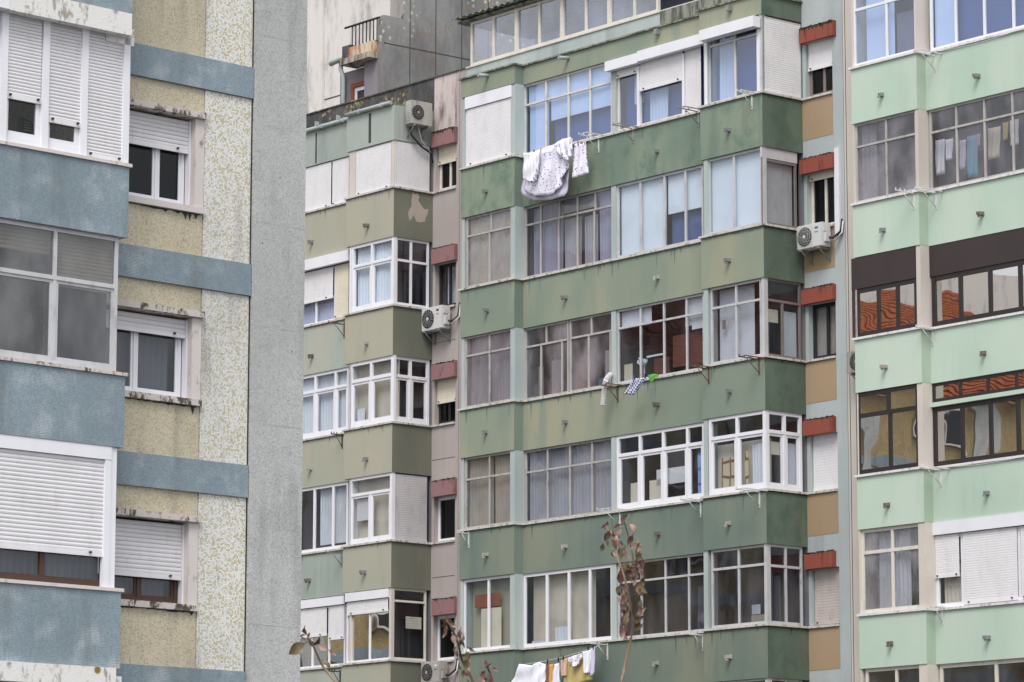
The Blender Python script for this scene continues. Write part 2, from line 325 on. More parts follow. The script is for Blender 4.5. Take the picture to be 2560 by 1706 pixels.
# ------------------------------------------------------------------ object helpers
col = sc.collection
def pieces(name, mat, par, plans, z0, z1):
    for p in plans:
        mb = MB(); mb.prism(p, z0, z1); mb.build(name, mat, par)
class Pl:
    """a facade plane: a along it, d out of it, z up. kind f: faces the street; kind s: faces along the street"""
    def __init__(s, kind, c): s.k = kind; s.c = c
    def p(s, a, d, z): return Vector((a, -(s.c+d), z)) if s.k == 'f' else Vector((s.c+d, -a, z))
class MB:
    def __init__(s): s.b = bmesh.new(); s.mi = 0
    def quad(s, pts, mi=0):
        f = s.b.faces.new([s.b.verts.new(p) for p in pts]); f.material_index = mi; return f
    def hexa(s, P, mi=0):
        v = [s.b.verts.new(p) for p in P]
        for q in ((0, 1, 2, 3), (7, 6, 5, 4), (0, 4, 5, 1), (1, 5, 6, 2), (2, 6, 7, 3), (3, 7, 4, 0)):
            f = s.b.faces.new([v[i] for i in q]); f.material_index = mi
    def box(s, pl, a0, a1, d0, d1, z0, z1, mi=0):
        P = [pl.p(a, d, z) for z in (z0, z1) for a, d in ((a0, d0), (a1, d0), (a1, d1), (a0, d1))]
        s.hexa(P, mi); return s
    def prism(s, path, z0, z1, mi=0):
        """closed plan polygon (x, n) raised from z0 to z1"""
        b = [s.b.verts.new((x, -n, z0)) for x, n in path]; t = [s.b.verts.new((x, -n, z1)) for x, n in path]
        s.b.faces.new(b[::-1]); s.b.faces.new(t)
        for i in range(len(path)):
            j = (i+1) % len(path); s.b.faces.new((b[i], b[j], t[j], t[i]))
    def wall(s, path, th, z0, z1, off=0):
        """open plan path (x, n), thickness th inwards"""
        P = [Vector((x, n)) for x, n in path]; out = []; inn = []
        for i, p in enumerate(P):
            ds = []
            if i > 0: ds.append((P[i]-P[i-1]).normalized())
            if i < len(P)-1: ds.append((P[i+1]-P[i]).normalized())
            ns = [Vector((-d.y, d.x)) for d in ds]
            if len(ns) == 1: m = ns[0]
            else: m = (ns[0]+ns[1]); m = m/max(.2, m.dot(ns[0]))
            out.append(p+m*off); inn.append(p-m*(th-0))
        full = out+inn[::-1]; n0 = len(s.b.faces); s.prism([(q.x, q.y) for q in full], z0, z1); s.b.faces.ensure_lookup_table()
        for f in s.b.faces[n0:]:
            f.normal_update(); q = [v.co for v in f.verts]; ex = max(v.x for v in q)-min(v.x for v in q)
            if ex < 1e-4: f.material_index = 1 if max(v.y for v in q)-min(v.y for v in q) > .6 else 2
    def tube(s, pts, r, seg=6, mi=0, taper=1.0):
        pts = [Vector(p) for p in pts]; rings = []
        for i, p in enumerate(pts):
            d = (pts[min(i+1, len(pts)-1)]-pts[max(i-1, 0)]).normalized()
            a = d.cross(Vector((0, 0, 1)) if abs(d.z) < .9 else Vector((1, 0, 0))).normalized(); b = d.cross(a)
            rr = r*(1+(taper-1)*i/max(1, len(pts)-1))
            rings.append([s.b.verts.new(p+a*rr*math.cos(2*math.pi*k/seg)+b*rr*math.sin(2*math.pi*k/seg)) for k in range(seg)])
        for q, w_ in zip(rings, rings[1:]):
            for k in range(seg):
                f = s.b.faces.new((q[k], q[(k+1) % seg], w_[(k+1) % seg], w_[k])); f.material_index = mi; f.smooth = True
        for e in (rings[0][::-1], rings[-1]):
            f = s.b.faces.new(e); f.material_index = mi
    def disc(s, pl, a, d, z, r, th, seg=24, mi=0, r2=None):
        """a round plate facing out of the plane"""
        A = [s.b.verts.new(pl.p(a+r*math.cos(2*math.pi*k/seg), d, z+r*math.sin(2*math.pi*k/seg))) for k in range(seg)]
        r2 = r2 or r
        B = [s.b.verts.new(pl.p(a+r2*math.cos(2*math.pi*k/seg), d+th, z+r2*math.sin(2*math.pi*k/seg))) for k in range(seg)]
        for k in range(seg):
            f = s.b.faces.new((A[k], A[(k+1) % seg], B[(k+1) % seg], B[k])); f.material_index = mi
        f = s.b.faces.new(B); f.material_index = mi
        f = s.b.faces.new(A[::-1]); f.material_index = mi
    def ring(s, pl, a, d, z, r, w_, seg=24, mi=0):
        pts = [pl.p(a+r*math.cos(2*math.pi*k/seg), d, z+r*math.sin(2*math.pi*k/seg)) for k in range(seg+1)]
        s.tube(pts, w_, 4, mi)
    def build(s, name, mats, parent, smooth=False, label=None):
        me = bpy.data.meshes.new(name)
        bmesh.ops.recalc_face_normals(s.b, faces=s.b.faces[:])
        s.b.to_mesh(me); s.b.free()
        for m in (mats if isinstance(mats, (list, tuple)) else [mats]): me.materials.append(K[m])
        if not isinstance(mats, (list, tuple)):
            for p in me.polygons: p.material_index = 0
        o = bpy.data.objects.new(name, me); col.objects.link(o)
        if parent is not None:
            o.parent = parent
            off = parent.get('_off')
            if off is not None:
                for v in me.vertices: v.co -= Vector(off)
            o_off = parent.get('_off2')
            if o_off is not None:
                for v in me.vertices: v.co -= Vector(o_off)
            if off is not None: o['_off2'] = list(off)
            elif o_off is not None: o['_off2'] = list(o_off)
        if smooth:
            for p in me.polygons: p.use_smooth = True
        if label: o['label'] = label
        return o
def thing(name, label, cat, frame, s0, n0, z0, group=None):
    o = bpy.data.objects.new(name, None); col.objects.link(o); o.empty_display_size = .3
    p = frame.o+frame.u*s0+frame.n*n0; o.location = (p.x, p.y, z0); o.rotation_euler = (0, 0, frame.ang)
    o['label'] = label; o['category'] = cat; o['_off'] = [s0, -n0, z0]
    if group: o['group'] = group
    return o
def solo(name, mb, mats, label, cat, frame, s0, n0, z0, group=None, smooth=False):
    """a thing that is one mesh"""
    me = bpy.data.meshes.new(name); bmesh.ops.recalc_face_normals(mb.b, faces=mb.b.faces[:]); mb.b.to_mesh(me); mb.b.free()
    for m in (mats if isinstance(mats, (list, tuple)) else [mats]): me.materials.append(K[m])
    for v in me.vertices: v.co -= Vector((s0, -n0, z0))
    if smooth:
        for q in me.polygons: q.use_smooth = True
    o = bpy.data.objects.new(name, me); col.objects.link(o)
    p = frame.o+frame.u*s0+frame.n*n0; o.location = (p.x, p.y, z0); o.rotation_euler = (0, 0, frame.ang)
    o['label'] = label; o['category'] = cat
    if group: o['group'] = group
    return o

# ------------------------------------------------------------------ window kit
def add_shutter(par, pl, a0, a1, z0, z1, mat='shutter_white', d=0.0, pitch=.05, rail=True, studs=True, name='shutter'):
    """roller shutter: convex slats one under another, a bottom rail, two stops"""
    if a0 > a1: a0, a1 = a1, a0
    near = par.parent is not None and par.parent.name == NEAR; g = .012 if near else .0016
    mb = MB(); n = max(1, int((z1-z0)/pitch)); pz = (z1-z0)/n
    prof = []
    for i in range(n):
        z = z1-i*pz
        prof += [(d-g, z), (d+.002, z-.12*pz), (d+.002+g*.35, z-.5*pz), (d+.002, z-.88*pz)]
    prof.append((d-g, z0))
    L = [mb.b.verts.new(pl.p(a0, q, z)) for q, z in prof]; Rr = [mb.b.verts.new(pl.p(a1, q, z)) for q, z in prof]
    for i in range(len(prof)-1): mb.b.faces.new((L[i], L[i+1], Rr[i+1], Rr[i]))
    if rail: mb.box(pl, a0, a1, d-.015, d+.014, z0-.055, z0+.004)
    o = mb.build(name, mat, par)
    if studs:
        mb = MB()
        for a in (a0+(a1-a0)*.1, a1-(a1-a0)*.1): mb = MB(); mb.box(pl, a-.012, a+.012, d+.010, d+.05, z0-.02, z0+.005); mb.build('shutter_stop', 'black_rubber', par)
    return o
def sheet(par, pl, a0, a1, z0, z1, mat, d, name='blind_or_reflection'):
    mb = MB(); mb.box(pl, a0, a1, d-.004, d, z0, z1); return mb.build(name, mat, par)
def curtain(par, pl, a0, a1, z0, z1, mat, d, pitch=.11, amp=.025, name='curtain', seed=0, wave=0.0):
    mb = MB(); n = max(6, int(abs(a1-a0)/pitch*6)); rnd = random.Random(seed+int(a0*100)); ph = rnd.random()*6
    rows = 5; g = []
    for j in range(rows):
        t = j/(rows-1); r = []
        for i in range(n+1):
            f = i/n; x = a0+(a1-a0)*f
            y = amp*math.sin(2*math.pi*abs(a1-a0)*f/pitch+ph+.9*math.sin(5*f+ph))*(.5+.5*t)+amp*.5*math.sin(9*f+ph+t)
            zz = z1+(z0-z1)*t+(wave*math.sin(7*f+ph) if j == rows-1 else 0)
            r.append(mb.b.verts.new(pl.p(x, d+y, zz)))
        g.append(r)
    for j in range(rows-1):
        for i in range(n): mb.b.faces.new((g[j][i], g[j][i+1], g[j+1][i+1], g[j+1][i]))
    return mb.build(name, mat, par, smooth=True)
def slats(par, pl, a0, a1, z0, z1, mat, d, name='blind_or_reflection'):
    return add_shutter(par, pl, a0, a1, z0, z1, mat, d, .05, False, False, name)
def window(bld, pl, a, z0, z1, mat='aluminium', gl='glass', tz=None, low=None, fw_=.045, inset=.06, dep=.05, sash=0, cover=(), label=None, rail=None, nobot=False):
    """a = column edges above the transom (or over the full height), low = edges below it"""
    if a[0] > a[-1]: a = a  # side planes run with falling n
    sg = 1 if a[-1] > a[0] else -1
    low = low or a; mb = MB(); h = fw_/2
    d0, d1 = -inset-dep, -inset
    mb.box(pl, a[0], a[0]+sg*fw_, d0, d1, z0, z1); mb.box(pl, a[-1]-sg*fw_, a[-1], d0, d1, z0, z1)
    mb.box(pl, a[0]+sg*fw_, a[-1]-sg*fw_, d0, d1-.003, z1-fw_, z1)
    mb.box(pl, a[0]+sg*fw_, a[-1]-sg*fw_, d0, d1-.003, z0, z0+fw_*1.2)
    cells = []
    def mull(x, za, zb): mb.box(pl, x-h, x+h, d0+.003, d1-.001, za, zb)
    if tz:
        mb.box(pl, a[0]+sg*fw_, a[-1]-sg*fw_, d0, d1+.004, tz-h, tz+h)
        for x in a[1:-1]: mull(x, tz+h, z1-fw_)
        for x in low[1:-1]: mull(x, z0+fw_*1.2, tz-h)
        for p, q in zip(a, a[1:]): cells.append((p, q, tz, z1, 0))
        for p, q in zip(low, low[1:]): cells.append((p, q, z0, tz, 1))
    else:
        for x in a[1:-1]: mull(x, z0+fw_*1.2, z1-fw_)
        for p, q in zip(a, a[1:]): cells.append((p, q, z0, z1, 1))
    if sash:
        for p, q, za, zb, lo in cells:
            if sash == 1 and not lo: continue
            e = .5*fw_+.004; sw = fw_*.75
            p2, q2 = p+sg*(fw_ if p == a[0] else h), q-sg*(fw_ if q == a[-1] else h)
            y0 = za+(fw_*1.2 if za == z0 else h); y1 = zb-(fw_ if zb == z1 else h)
            D0, D1 = d0+.008, d1-.016
            mb.box(pl, p2, p2+sg*sw, D0, D1, y0, y1); mb.box(pl, q2-sg*sw, q2, D0, D1, y0, y1)
            mb.box(pl, p2+sg*sw, q2-sg*sw, D0, D1-.002, y1-sw, y1); mb.box(pl, p2+sg*sw, q2-sg*sw, D0, D1-.002, y0, y0+sw)
    w_ = mb.build('window', mat, bld, label=label)
    # panes, each very slightly out of true
    mb = MB(); dm = (d0+d1)/2
    for p, q, za, zb, lo in cells:
        t1, t2 = random.uniform(-.0025, .0025), random.uniform(-.002, .002)
        mb.quad([pl.p(p, dm-t1-t2, za), pl.p(q, dm+t1-t2, za), pl.p(q, dm+t1+t2, zb), pl.p(p, dm-t1+t2, zb)])
    mb.build('pane', gl, w_)
    for c in cover:
        k = c[0]; x0, x1 = c[1], c[2]
        if isinstance(x0, int) and isinstance(x1, int) and abs(x0) < 20 and c[-1] == 'i': x0, x1 = a[x0], a[x1]
        zz0 = z0+(z1-z0)*c[3]; zz1 = z0+(z1-z0)*c[4]
        x0 += sg*.02; x1 -= sg*.02
        if k == 'blind_or_reflection': sheet(w_, pl, x0, x1, zz0, zz1, c[5], -inset-.10)
        elif k == 'back': sheet(w_, pl, x0, x1, zz0, zz1, c[5], -inset-.22, 'backing_panel')
        elif k == 'curtain': curtain(w_, pl, x0, x1, zz0, zz1, c[5], -inset-.14, *(c[6] if len(c) > 7 else ()))
        elif k == 'slats': slats(w_, pl, x0, x1, zz0, zz1, c[5], -inset-.10)
    return w_
def spout(bld, pl, a, z):
    a += random.uniform(-.03, .03); z += random.uniform(-.02, .02); L = random.uniform(.10, .17)
    mb = MB(); mb.box(pl, a-.045, a+.045, .002, .02, z-.04, z+.05)
    mb.box(pl, a-.035, a+.035, .02, L, z-.03, z-.015); mb.box(pl, a-.035, a-.022, .02, L, z-.015, z+.04)
    mb.box(pl, a+.022, a+.035, .02, L*.9, z-.015, z+.04); mb.box(pl, a-.022, a+.022, .10, .14, z-.075, z-.03)
    mb.build('drain_spout', random.choice(('galvanised', 'spout_brown', 'ac_dirty')), bld)
Frame.sn = lambda s, px, z, S: _sn(s, px, z, S)
def _sn(f, px, z, S):
    py = 853
    for i in range(6):
        a, zz = f.side(px, py, S); py = f.pr(S, a, z)[1]
    return a
A_ = lambda *v: [1130+.2934*x for x in v]
B_ = lambda *v: [740+.2934*x for x in v]
C_ = lambda *v: [700+.2934*x for x in v]
D_ = lambda *v: [1700+.21686*x for x in v]
E_ = lambda *v: [1700+.24622*x for x in v]
G_ = lambda *v: [2100+.22954*x for x in v]
ZS = [18.20, 15.26, 12.37, 9.49, 6.60, 3.72]; ZH = [19.93, 16.98, 14.08, 11.19, 8.31, 5.45]
def cl(px, k, n=0, z=None): return [FC.sx(p, z or (ZS[k]+ZH[k])/2, n) for p in px]
def cn(px, k, S, z=None): return [FC.sn(p, z or (ZS[k]+ZH[k])/2, S) for p in px]
BN = .27; GN = -.95
# ------------------------------------------------------------------ setting
def ground():
    mb = MB(); v = [Vector(p) for p in ((-900, -300, GZ), (900, -300, GZ), (900, 1600, GZ), (-900, 1600, GZ))]; mb.quad(v)
    o = mb.build('ground', 'asphalt', None); o['kind'] = 'structure'
ground()

def drips(par, pl, a0, a1, ztop, mat, depth=.03, long=.3, prob=.12, seed=1, step=.035, d=.0015, name='stain_and_shade'):
    """a run of dirt, and painted shade under sills: one ragged strip, here and there a long dribble"""
    rnd = random.Random(seed); mb = MB(); n = max(3, int(abs(a1-a0)/step)); T = []; Bm = []; cur = depth*.5
    for i in range(n+1):
        x = a0+(a1-a0)*i/n; cur = .55*cur+.45*depth*rnd.random()*1.6
        q = cur+(long*rnd.random()**2 if rnd.random() < prob else 0)
        T.append(mb.b.verts.new(pl.p(x, d, ztop))); Bm.append(mb.b.verts.new(pl.p(x, d, ztop-max(.004, q))))
    for i in range(n): mb.b.faces.new((T[i], T[i+1], Bm[i+1], Bm[i]))
    return mb.build(name, mat, par)
# ------------------------------------------------------------------ green block (middle)
gb = thing('apartment_building', 'green apartment block in the middle with red shutter housings and long laundry sheet', 'building', FC, 3.2, -.5, GZ)
PATH = [(-2.02, GN), (-2.02, BN), (0, BN), (0, 0), (6.44, 0), (6.44, BN), (8.43, BN), (8.43, GN)]
def inner(path, th):
    P = [Vector(p) for p in path]; r = []
    for i, p in enumerate(P):
        ds = []
        if i: ds.append((P[i]-P[i-1]).normalized())
        if i < len(P)-1: ds.append((P[i+1]-P[i]).normalized())
        ns = [Vector((-d.y, d.x)) for d in ds]; m = ns[0] if len(ns) == 1 else (ns[0]+ns[1])/max(.2, (ns[0]+ns[1]).dot(ns[0]))
        q = p-m*th; r.append((q.x, q.y))
    return r
PMAT = ['green_plaster_top', 'green_plaster', 'green_plaster', 'shaded_teal_plaster', 'deep_shaded_teal_plaster']  # the two lowest parapets carry painted-in shade
for k in range(5):
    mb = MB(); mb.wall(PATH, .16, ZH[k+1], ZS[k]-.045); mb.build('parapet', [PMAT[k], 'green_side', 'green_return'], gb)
    mb = MB(); mb.wall(PATH, .22, ZS[k]-.045, ZS[k], .045); mb.build('sill', 'sill_stone', gb)
    ip = inner(PATH, .163); sl = [(ip[0][0], -2.2)]+ip+[(ip[-1][0], -2.2)]
    mb = MB(); mb.prism(sl, ZH[k+1]+.01, ZH[k+1]+.2); mb.build('floor_slab', 'interior_plaster', gb)
    dm_ = ['stain_shade_teal', 'stain_shade_teal', 'stain_shade_teal', 'stain_shade_deep', 'stain_shade_deep'][k]
    drips(gb, Pl('f', 0), .01, 6.43, ZS[k]-.047, dm_, .05, .55, .07, 20+k); drips(gb, Pl('f', BN), -2.0, -.01, ZS[k]-.047, dm_, .05, .5, .07, 30+k)  # drip stains and the shade line below the sills, painted as strips
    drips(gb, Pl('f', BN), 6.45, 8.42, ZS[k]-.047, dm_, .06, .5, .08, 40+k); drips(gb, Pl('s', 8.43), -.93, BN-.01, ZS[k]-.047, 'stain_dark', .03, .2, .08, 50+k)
    for px, n in ((1218, BN), (1416, 0), (1646, 0), (1826, BN)):
        if k == 0 and px == 1218: pass
        spout(gb, Pl('f', n), FC.sx(px, ZH[k+1]+.5, n), ZH[k+1]+.52 if px != 1646 else ZH[k+1]+.55)
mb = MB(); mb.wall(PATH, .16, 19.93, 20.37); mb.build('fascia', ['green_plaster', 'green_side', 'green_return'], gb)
mb = MB(); ip = inner(PATH, -.05); mb.prism([(ip[0][0], -2.2)]+ip+[(ip[-1][0], -2.2)], 20.372, 20.41); mb.build('roof_slab', 'mossy_concrete', gb)
mb = MB(); ip = inner(PATH, .163); mb.prism([(ip[0][0], -2.2)]+ip+[(ip[-1][0], -2.2)], 20.1, 20.3); mb.build('ceiling', 'interior_plaster', gb)
mb = MB(); mb.prism([(-2.02, -2.2), (8.43, -2.2), (8.43, -12), (-2.02, -12)], GZ, 20.6)
mb.prism([(8.27, -2.198), (8.43, -2.198), (8.43, GN-.003), (8.27, GN-.003)], GZ, 20.36); mb.prism([(-2.02, -2.198), (-1.86, -2.198), (-1.86, GN-.003), (-2.02, GN-.003)], GZ, 20.36)
mb.build('inner_wall', 'interior_plaster', gb)
mb = MB(); mb.prism([(-2.0, -2.19), (-2.0, .25), (-.02, .25), (-.02, -.02), (6.46, -.02), (6.46, .25), (8.41, .25), (8.41, -2.19)], GZ, 3.7); mb.build('lower_wall', 'deep_shaded_teal_plaster', gb)
mb = MB()
sm = cl([1532], 1)[0]; mb.prism([(sm-.06, -2.19), (sm+.06, -2.19), (sm+.06, -.2), (sm-.06, -.2)], 3.7, 20.1); mb.build('party_wall', 'interior_plaster', gb)
# pillars between the windows
for k in range(6):
    a, b = cl([1526.5, 1538], k); c, d = cl([1757.5, 1770], k, BN)
    pieces('pillar', 'pale_plaster', gb, [[(-.17, -.13), (-.003, -.13), (-.003, BN-.022), (-.17, BN-.022)], [(a, -.16), (b, -.16), (b, -.022), (a, -.022)],
      [(c, -.05), (d-.03, -.05), (d-.03, BN-.025), (c, BN-.025)], [(-2.0, -.9), (-1.9, -.9), (-1.9, BN-.03), (-2.0, BN-.03)]], ZS[k]+.001, ZH[k])
    mb = MB(); mb.prism([(8.31, BN-.14), (8.40, BN-.14), (8.40, BN-.03), (8.31, BN-.03)], ZS[k]+.001, ZH[k])
    mb.build('corner_post', 'aluminium' if k != 3 else 'pvc_white', gb)
F0, FB = Pl('f', 0), Pl('f', BN); SD = Pl('s', 8.43)
def W(px, k, pl=F0, **kw):
    n = pl.c; a = cl(px, k, n)
    if 'low' in kw and kw['low']: kw['low'] = cl(kw['low'], k, n)
    if 'tz' in kw and kw['tz']: kw['tz'] = zc(kw['tz'][0], kw['tz'][1], n)
    cv = []
    for c in kw.get('cover', ()):
        c = list(c); c[1], c[2] = cl([c[1], c[2]], k, n); cv.append(tuple(c))
    kw['cover'] = cv
    z0, z1 = kw.pop('z0', ZS[k]), kw.pop('z1', ZH[k]); b = kw.pop('bld', gb)
    return window(b, pl, a, z0+.001, z1-.002, **kw)
# floor 0 (top)
w_ = W(A_(95, 515), 0, FB, mat='pvc_white', gl='glass_dark', fw_=.07)
a, b = cl(A_(118, 497), 0, BN); add_shutter(w_, FB, a, b, 18.27, 19.62, d=-.04)
mb = MB(); mb.box(FB, a-.05, b+.02, -.045, -.005, 19.63, 19.92); mb.build('shutter_box', 'pvc_white', w_)
W(A_(600, 785, 975, 1160, 1350), 0, mat='cream_frame', gl='glass_blue', tz=(A_(1130)[0]*0+1306.5, 264), inset=.05, cover=[
  ('blind_or_reflection', *A_(610, 1345), .70, .985, 'blind_blue'), ('blind_or_reflection', *A_(620, 790), .03, .70, 'blind_blue'),
  ('blind_or_reflection', *A_(800, 1345), .42, .70, 'blind_blue'), ('back', *A_(800, 1345), .02, .45, 'deep_blue')])
w_ = W(A_(1392, 1582, 1968, 1968+330), 0, mat='cream_frame', gl='glass_blue', fw_=.06, inset=.07, cover=[
  ('back', *A_(1400, 2290), .01, .8, 'deep_blue'), ('curtain', *A_(1500, 1575), .35, .9, 'curtain_white'), ('curtain', *A_(1625, 1790), .02, .5, 'curtain_white')])
for x0, x1, fr in ((1392, 1572, .80), (1592, 1958, .52), (1978, 2112, .03)):
    a, b = cl(A_(x0, x1), 0); add_shutter(w_, F0, a, b, ZS[0]+1.62*fr+.03, 19.72, d=-.035)
mb = MB(); a, b, c = cl(A_(1340, 1530)+[1751], 0)
a -= .0
mb.box(F0, a, b+.36, .002, .14, 19.65, 19.88); mb.build('shutter_box', 'pvc_white', w_)
mb = MB(); mb.box(F0, b+.365, 6.42, .002, .155, 19.67, 19.91); mb.build('shutter_box', 'pvc_white', w_)
for x in (1582, 1966):
    a = cl(A_(x), 0)[0]; mb = MB(); mb.box(F0, a-.035, a+.035, -.055, -.005, 18.205, 19.62); mb.build('shutter_guide', 'pvc_white', w_)
w_ = W(D_(300, 605, 885), 0, FB, mat='cream_frame', gl='glass_blue', tz=(D_(600)[0], 99.5), inset=.07, z1=19.72, cover=[
  ('back', *D_(310, 880), .01, .97, 'deep_blue'), ('curtain', *D_(370, 560), .02, .97, 'curtain_white')])
mb = MB(); a, b = cl(D_(222, 845), 0, BN+.22); mb.box(FB, a, b, .002, .22, 19.62, 19.86); mb.build('shutter_box', 'pvc_white', w_)
for x in (290, 893):
    a = cl(D_(x), 0, BN)[0]; mb = MB(); mb.box(FB, a-.04, a+.04, -.068, -.012, 18.205, 19.61); mb.build('shutter_guide', 'pvc_white', w_)
n0, n1 = cn(D_(965, 1405), 0, 8.43)
w_ = window(gb, SD, [n0, n1], ZS[0]+.001, 19.9, mat='shutter_white', gl='glass_dark', fw_=.04, inset=.03)
add_shutter(w_, SD, n0-.04, n1+.04, 18.25, 19.85, d=-.02, pitch=.048, studs=False)
# floor 1
W(A_(105, 315, 520), 1, FB, mat='old_aluminium', gl='glass_frosted', tz=(1162, 592), low=A_(105, 300, 520), cover=[('slats', *A_(110, 515), .02, .98, 'shutter_cream')])
W(A_(606, 740, 897, 1050, 1203, 1352), 1, mat='old_aluminium', gl='glass_dusty', tz=(1312, 563), low=A_(606, 737, 890, 1050, 1192, 1352), cover=[
  ('curtain', *A_(640, 900), .02, .98, 'curtain_lilac'), ('curtain', *A_(900, 1060), .02, .72, 'curtain_grey'), ('curtain', *A_(1070, 1190), .02, .7, 'curtain_grey'),
  ('curtain', *A_(1200, 1345), .02, .98, 'curtain_lilac'), ('blind_or_reflection', *A_(612, 650), .02, .98, 'dark_wood_frame'), ('blind_or_reflection', *A_(905, 1190), .8, .98, 'blind_grey')])
W([1538, 1596.5, 1656.6, 1709, 1754], 1, mat='aluminium', gl='glass', inset=.05, fw_=.055, cover=[
  ('blind_or_reflection', 1540, 1656, .02, .98, 'blind_blue'), ('blind_or_reflection', 1657, 1754, .46, .98, 'blind_blue'), ('back', 1657, 1754, .02, .5, 'deep_blue')])
W(D_(300, 598, 925), 1, FB, mat='aluminium', gl='glass', fw_=.055, cover=[('blind_or_reflection', *D_(305, 920), .02, .98, 'blind_blue')])
n0, n1 = cn(D_(968, 1360), 1, 8.43)
w_ = window(gb, SD, [n0, n1], ZS[1]+.001, 16.72, mat='grey_brown_frame', gl='glass', fw_=.05, inset=.04, cover=[('blind_or_reflection', n0-.03, n1+.03, .02, .98, 'shutter_grey')])  # grey sheet behind the pane imitates its pale reflection
mb = MB(); mb.box(SD, n0+.02, n1-.02, -.09, -.035, 16.73, 16.97); mb.build('shutter_box', 'shutter_grey', w_)
# floor 2
W(A_(95, 300, 512), 2, FB, mat='old_aluminium', gl='glass_rough', tz=(1160, 891), cover=[('curtain', *A_(100, 505), .02, .98, 'curtain_grey')])
W(A_(606, 785, 975), 2, mat='old_aluminium', gl='glass_rough', tz=(1312, 868), low=A_(606, 740, 918, 975), cover=[('blind_or_reflection', *A_(690, 740), .05, .45, 'blind_grey'), ('blind_or_reflection', *A_(800, 900), .05, .5, 'blind_grey')])
W(A_(985, 1170, 1352), 2, mat='old_aluminium', gl='glass_rough', tz=(A_(990)[0], 846), low=A_(985, 1145, 1330, 1352), cover=[
  ('blind_or_reflection', *A_(1000, 1060), .03, .42, 'orange_cloth'), ('blind_or_reflection', *A_(1065, 1135), .03, .5, 'orange_cloth'), ('blind_or_reflection', *A_(1200, 1330), .05, .14, 'towel_blue'), ('blind_or_reflection', *A_(1255, 1330), .16, .5, 'blind_grey')])
W([1539.5, 1596.5, 1655, 1712, 1756], 2, mat='aluminium', gl='glass', tz=(1541, 822), inset=.05, cover=[
  ('blind_or_reflection', *A_(1400, 1665), .74, .98, 'curtain_white'), ('blind_or_reflection', *A_(1940, 2010), .62, .98, 'curtain_white'), ('blind_or_reflection', 1716, 1754, .56, .98, 'curtain_white'),
  ('back', *A_(1800, 2100), .12, .54, 'terracotta'), ('back', *A_(1640, 1780), .05, .28, 'terracotta'), ('blind_or_reflection', *A_(1610, 1770), .30, .325, 'curtain_white'), ('blind_or_reflection', *A_(1420, 1500), .0, .26, 'curtain_cream')])
W(D_(330, 622, 915), 2, FB, mat='aluminium', gl='glass', tz=(D_(330)[0], 772), fw_=.05, cover=[
  ('back', *D_(345, 760), .02, .98, 'curtain_grey'), ('blind_or_reflection', *D_(418, 472), .45, .57, 'grey_brown_frame'), ('blind_or_reflection', *D_(575, 612), .32, .44, 'grey_brown_frame')])
n0, n1, n2 = cn(D_(992, 1200, 1410), 2, 8.43)
tz = FC.side(D_(1000)[0], 660+405*.21686, 8.43)[1]
window(gb, SD, [n0, n2], ZS[2]+.001, ZH[2]-.002, mat='grey_brown_frame', gl='glass', fw_=.05, inset=.04, tz=tz, low=[n0, n1, n2], cover=[
  ('blind_or_reflection', n1-.05, n2+.03, .02, .62, 'curtain_grey'), ('slats', n0-.05, n1+.03, .45, .62, 'shutter_cream')])
# floor 3
W(A_(95, 300, 508), 3, FB, mat='old_aluminium', gl='glass_dusty', tz=(1159, 1200), cover=[('curtain', *A_(100, 300), .02, .98, 'curtain_cream'), ('curtain', *A_(310, 500), .02, .98, 'curtain_cream')])
W(A_(606, 795, 985, 1175, 1356), 3, mat='old_aluminium', gl='glass_dusty', tz=(1312, 1181.5), cover=[('curtain', *A_(612, 1350), .02, .98, 'curtain_grey')])
w_ = W([1539, 1597, 1655, 1715.5, 1759], 3, mat='pvc_white', gl='glass', tz=(1541, 1140), fw_=.075, sash=1, inset=.03, dep=.07, cover=[
  ('blind_or_reflection', *A_(1480, 1570), .04, .35, 'curtain_cream'), ('blind_or_reflection', *A_(1640, 1760), .04, .35, 'curtain_cream'), ('blind_or_reflection', *A_(1700, 1960), .27, .48, 'blind_grey'), ('blind_or_reflection', 1732, 1756, .05, .62, 'lattice_blue'), ('back', 1722, 1754, .03, .6, 'deep_blue')])
W(D_(322, 643, 980), 3, FB, mat='pvc_white', gl='glass', tz=(D_(340)[0], 1098), fw_=.075, sash=1, inset=.03, dep=.07, cover=[
  ('blind_or_reflection', *D_(420, 600), .03, .47, 'lattice_brown'), ('blind_or_reflection', *D_(690, 745), .05, .52, 'lattice_brown'), ('curtain', *D_(760, 930), .05, .6, 'curtain_white'), ('back', *D_(330, 960), .02, .66, 'curtain_cream')])
n0, n1, n2 = cn(D_(995, 1222, 1420), 3, 8.43); tz = FC.side(D_(1010)[0], 990+400*.21686, 8.43)[1]
window(gb, SD, [n0, n1, n2], ZS[3]+.001, ZH[3]-.002, mat='pvc_white', gl='glass', fw_=.075, tz=tz, sash=1, inset=.03, dep=.07, cover=[('blind_or_reflection', n1-.05, n2+.03, .02, .62, 'curtain_grey'), ('slats', n0-.05, n1+.03, .45, .62, 'shutter_cream')])
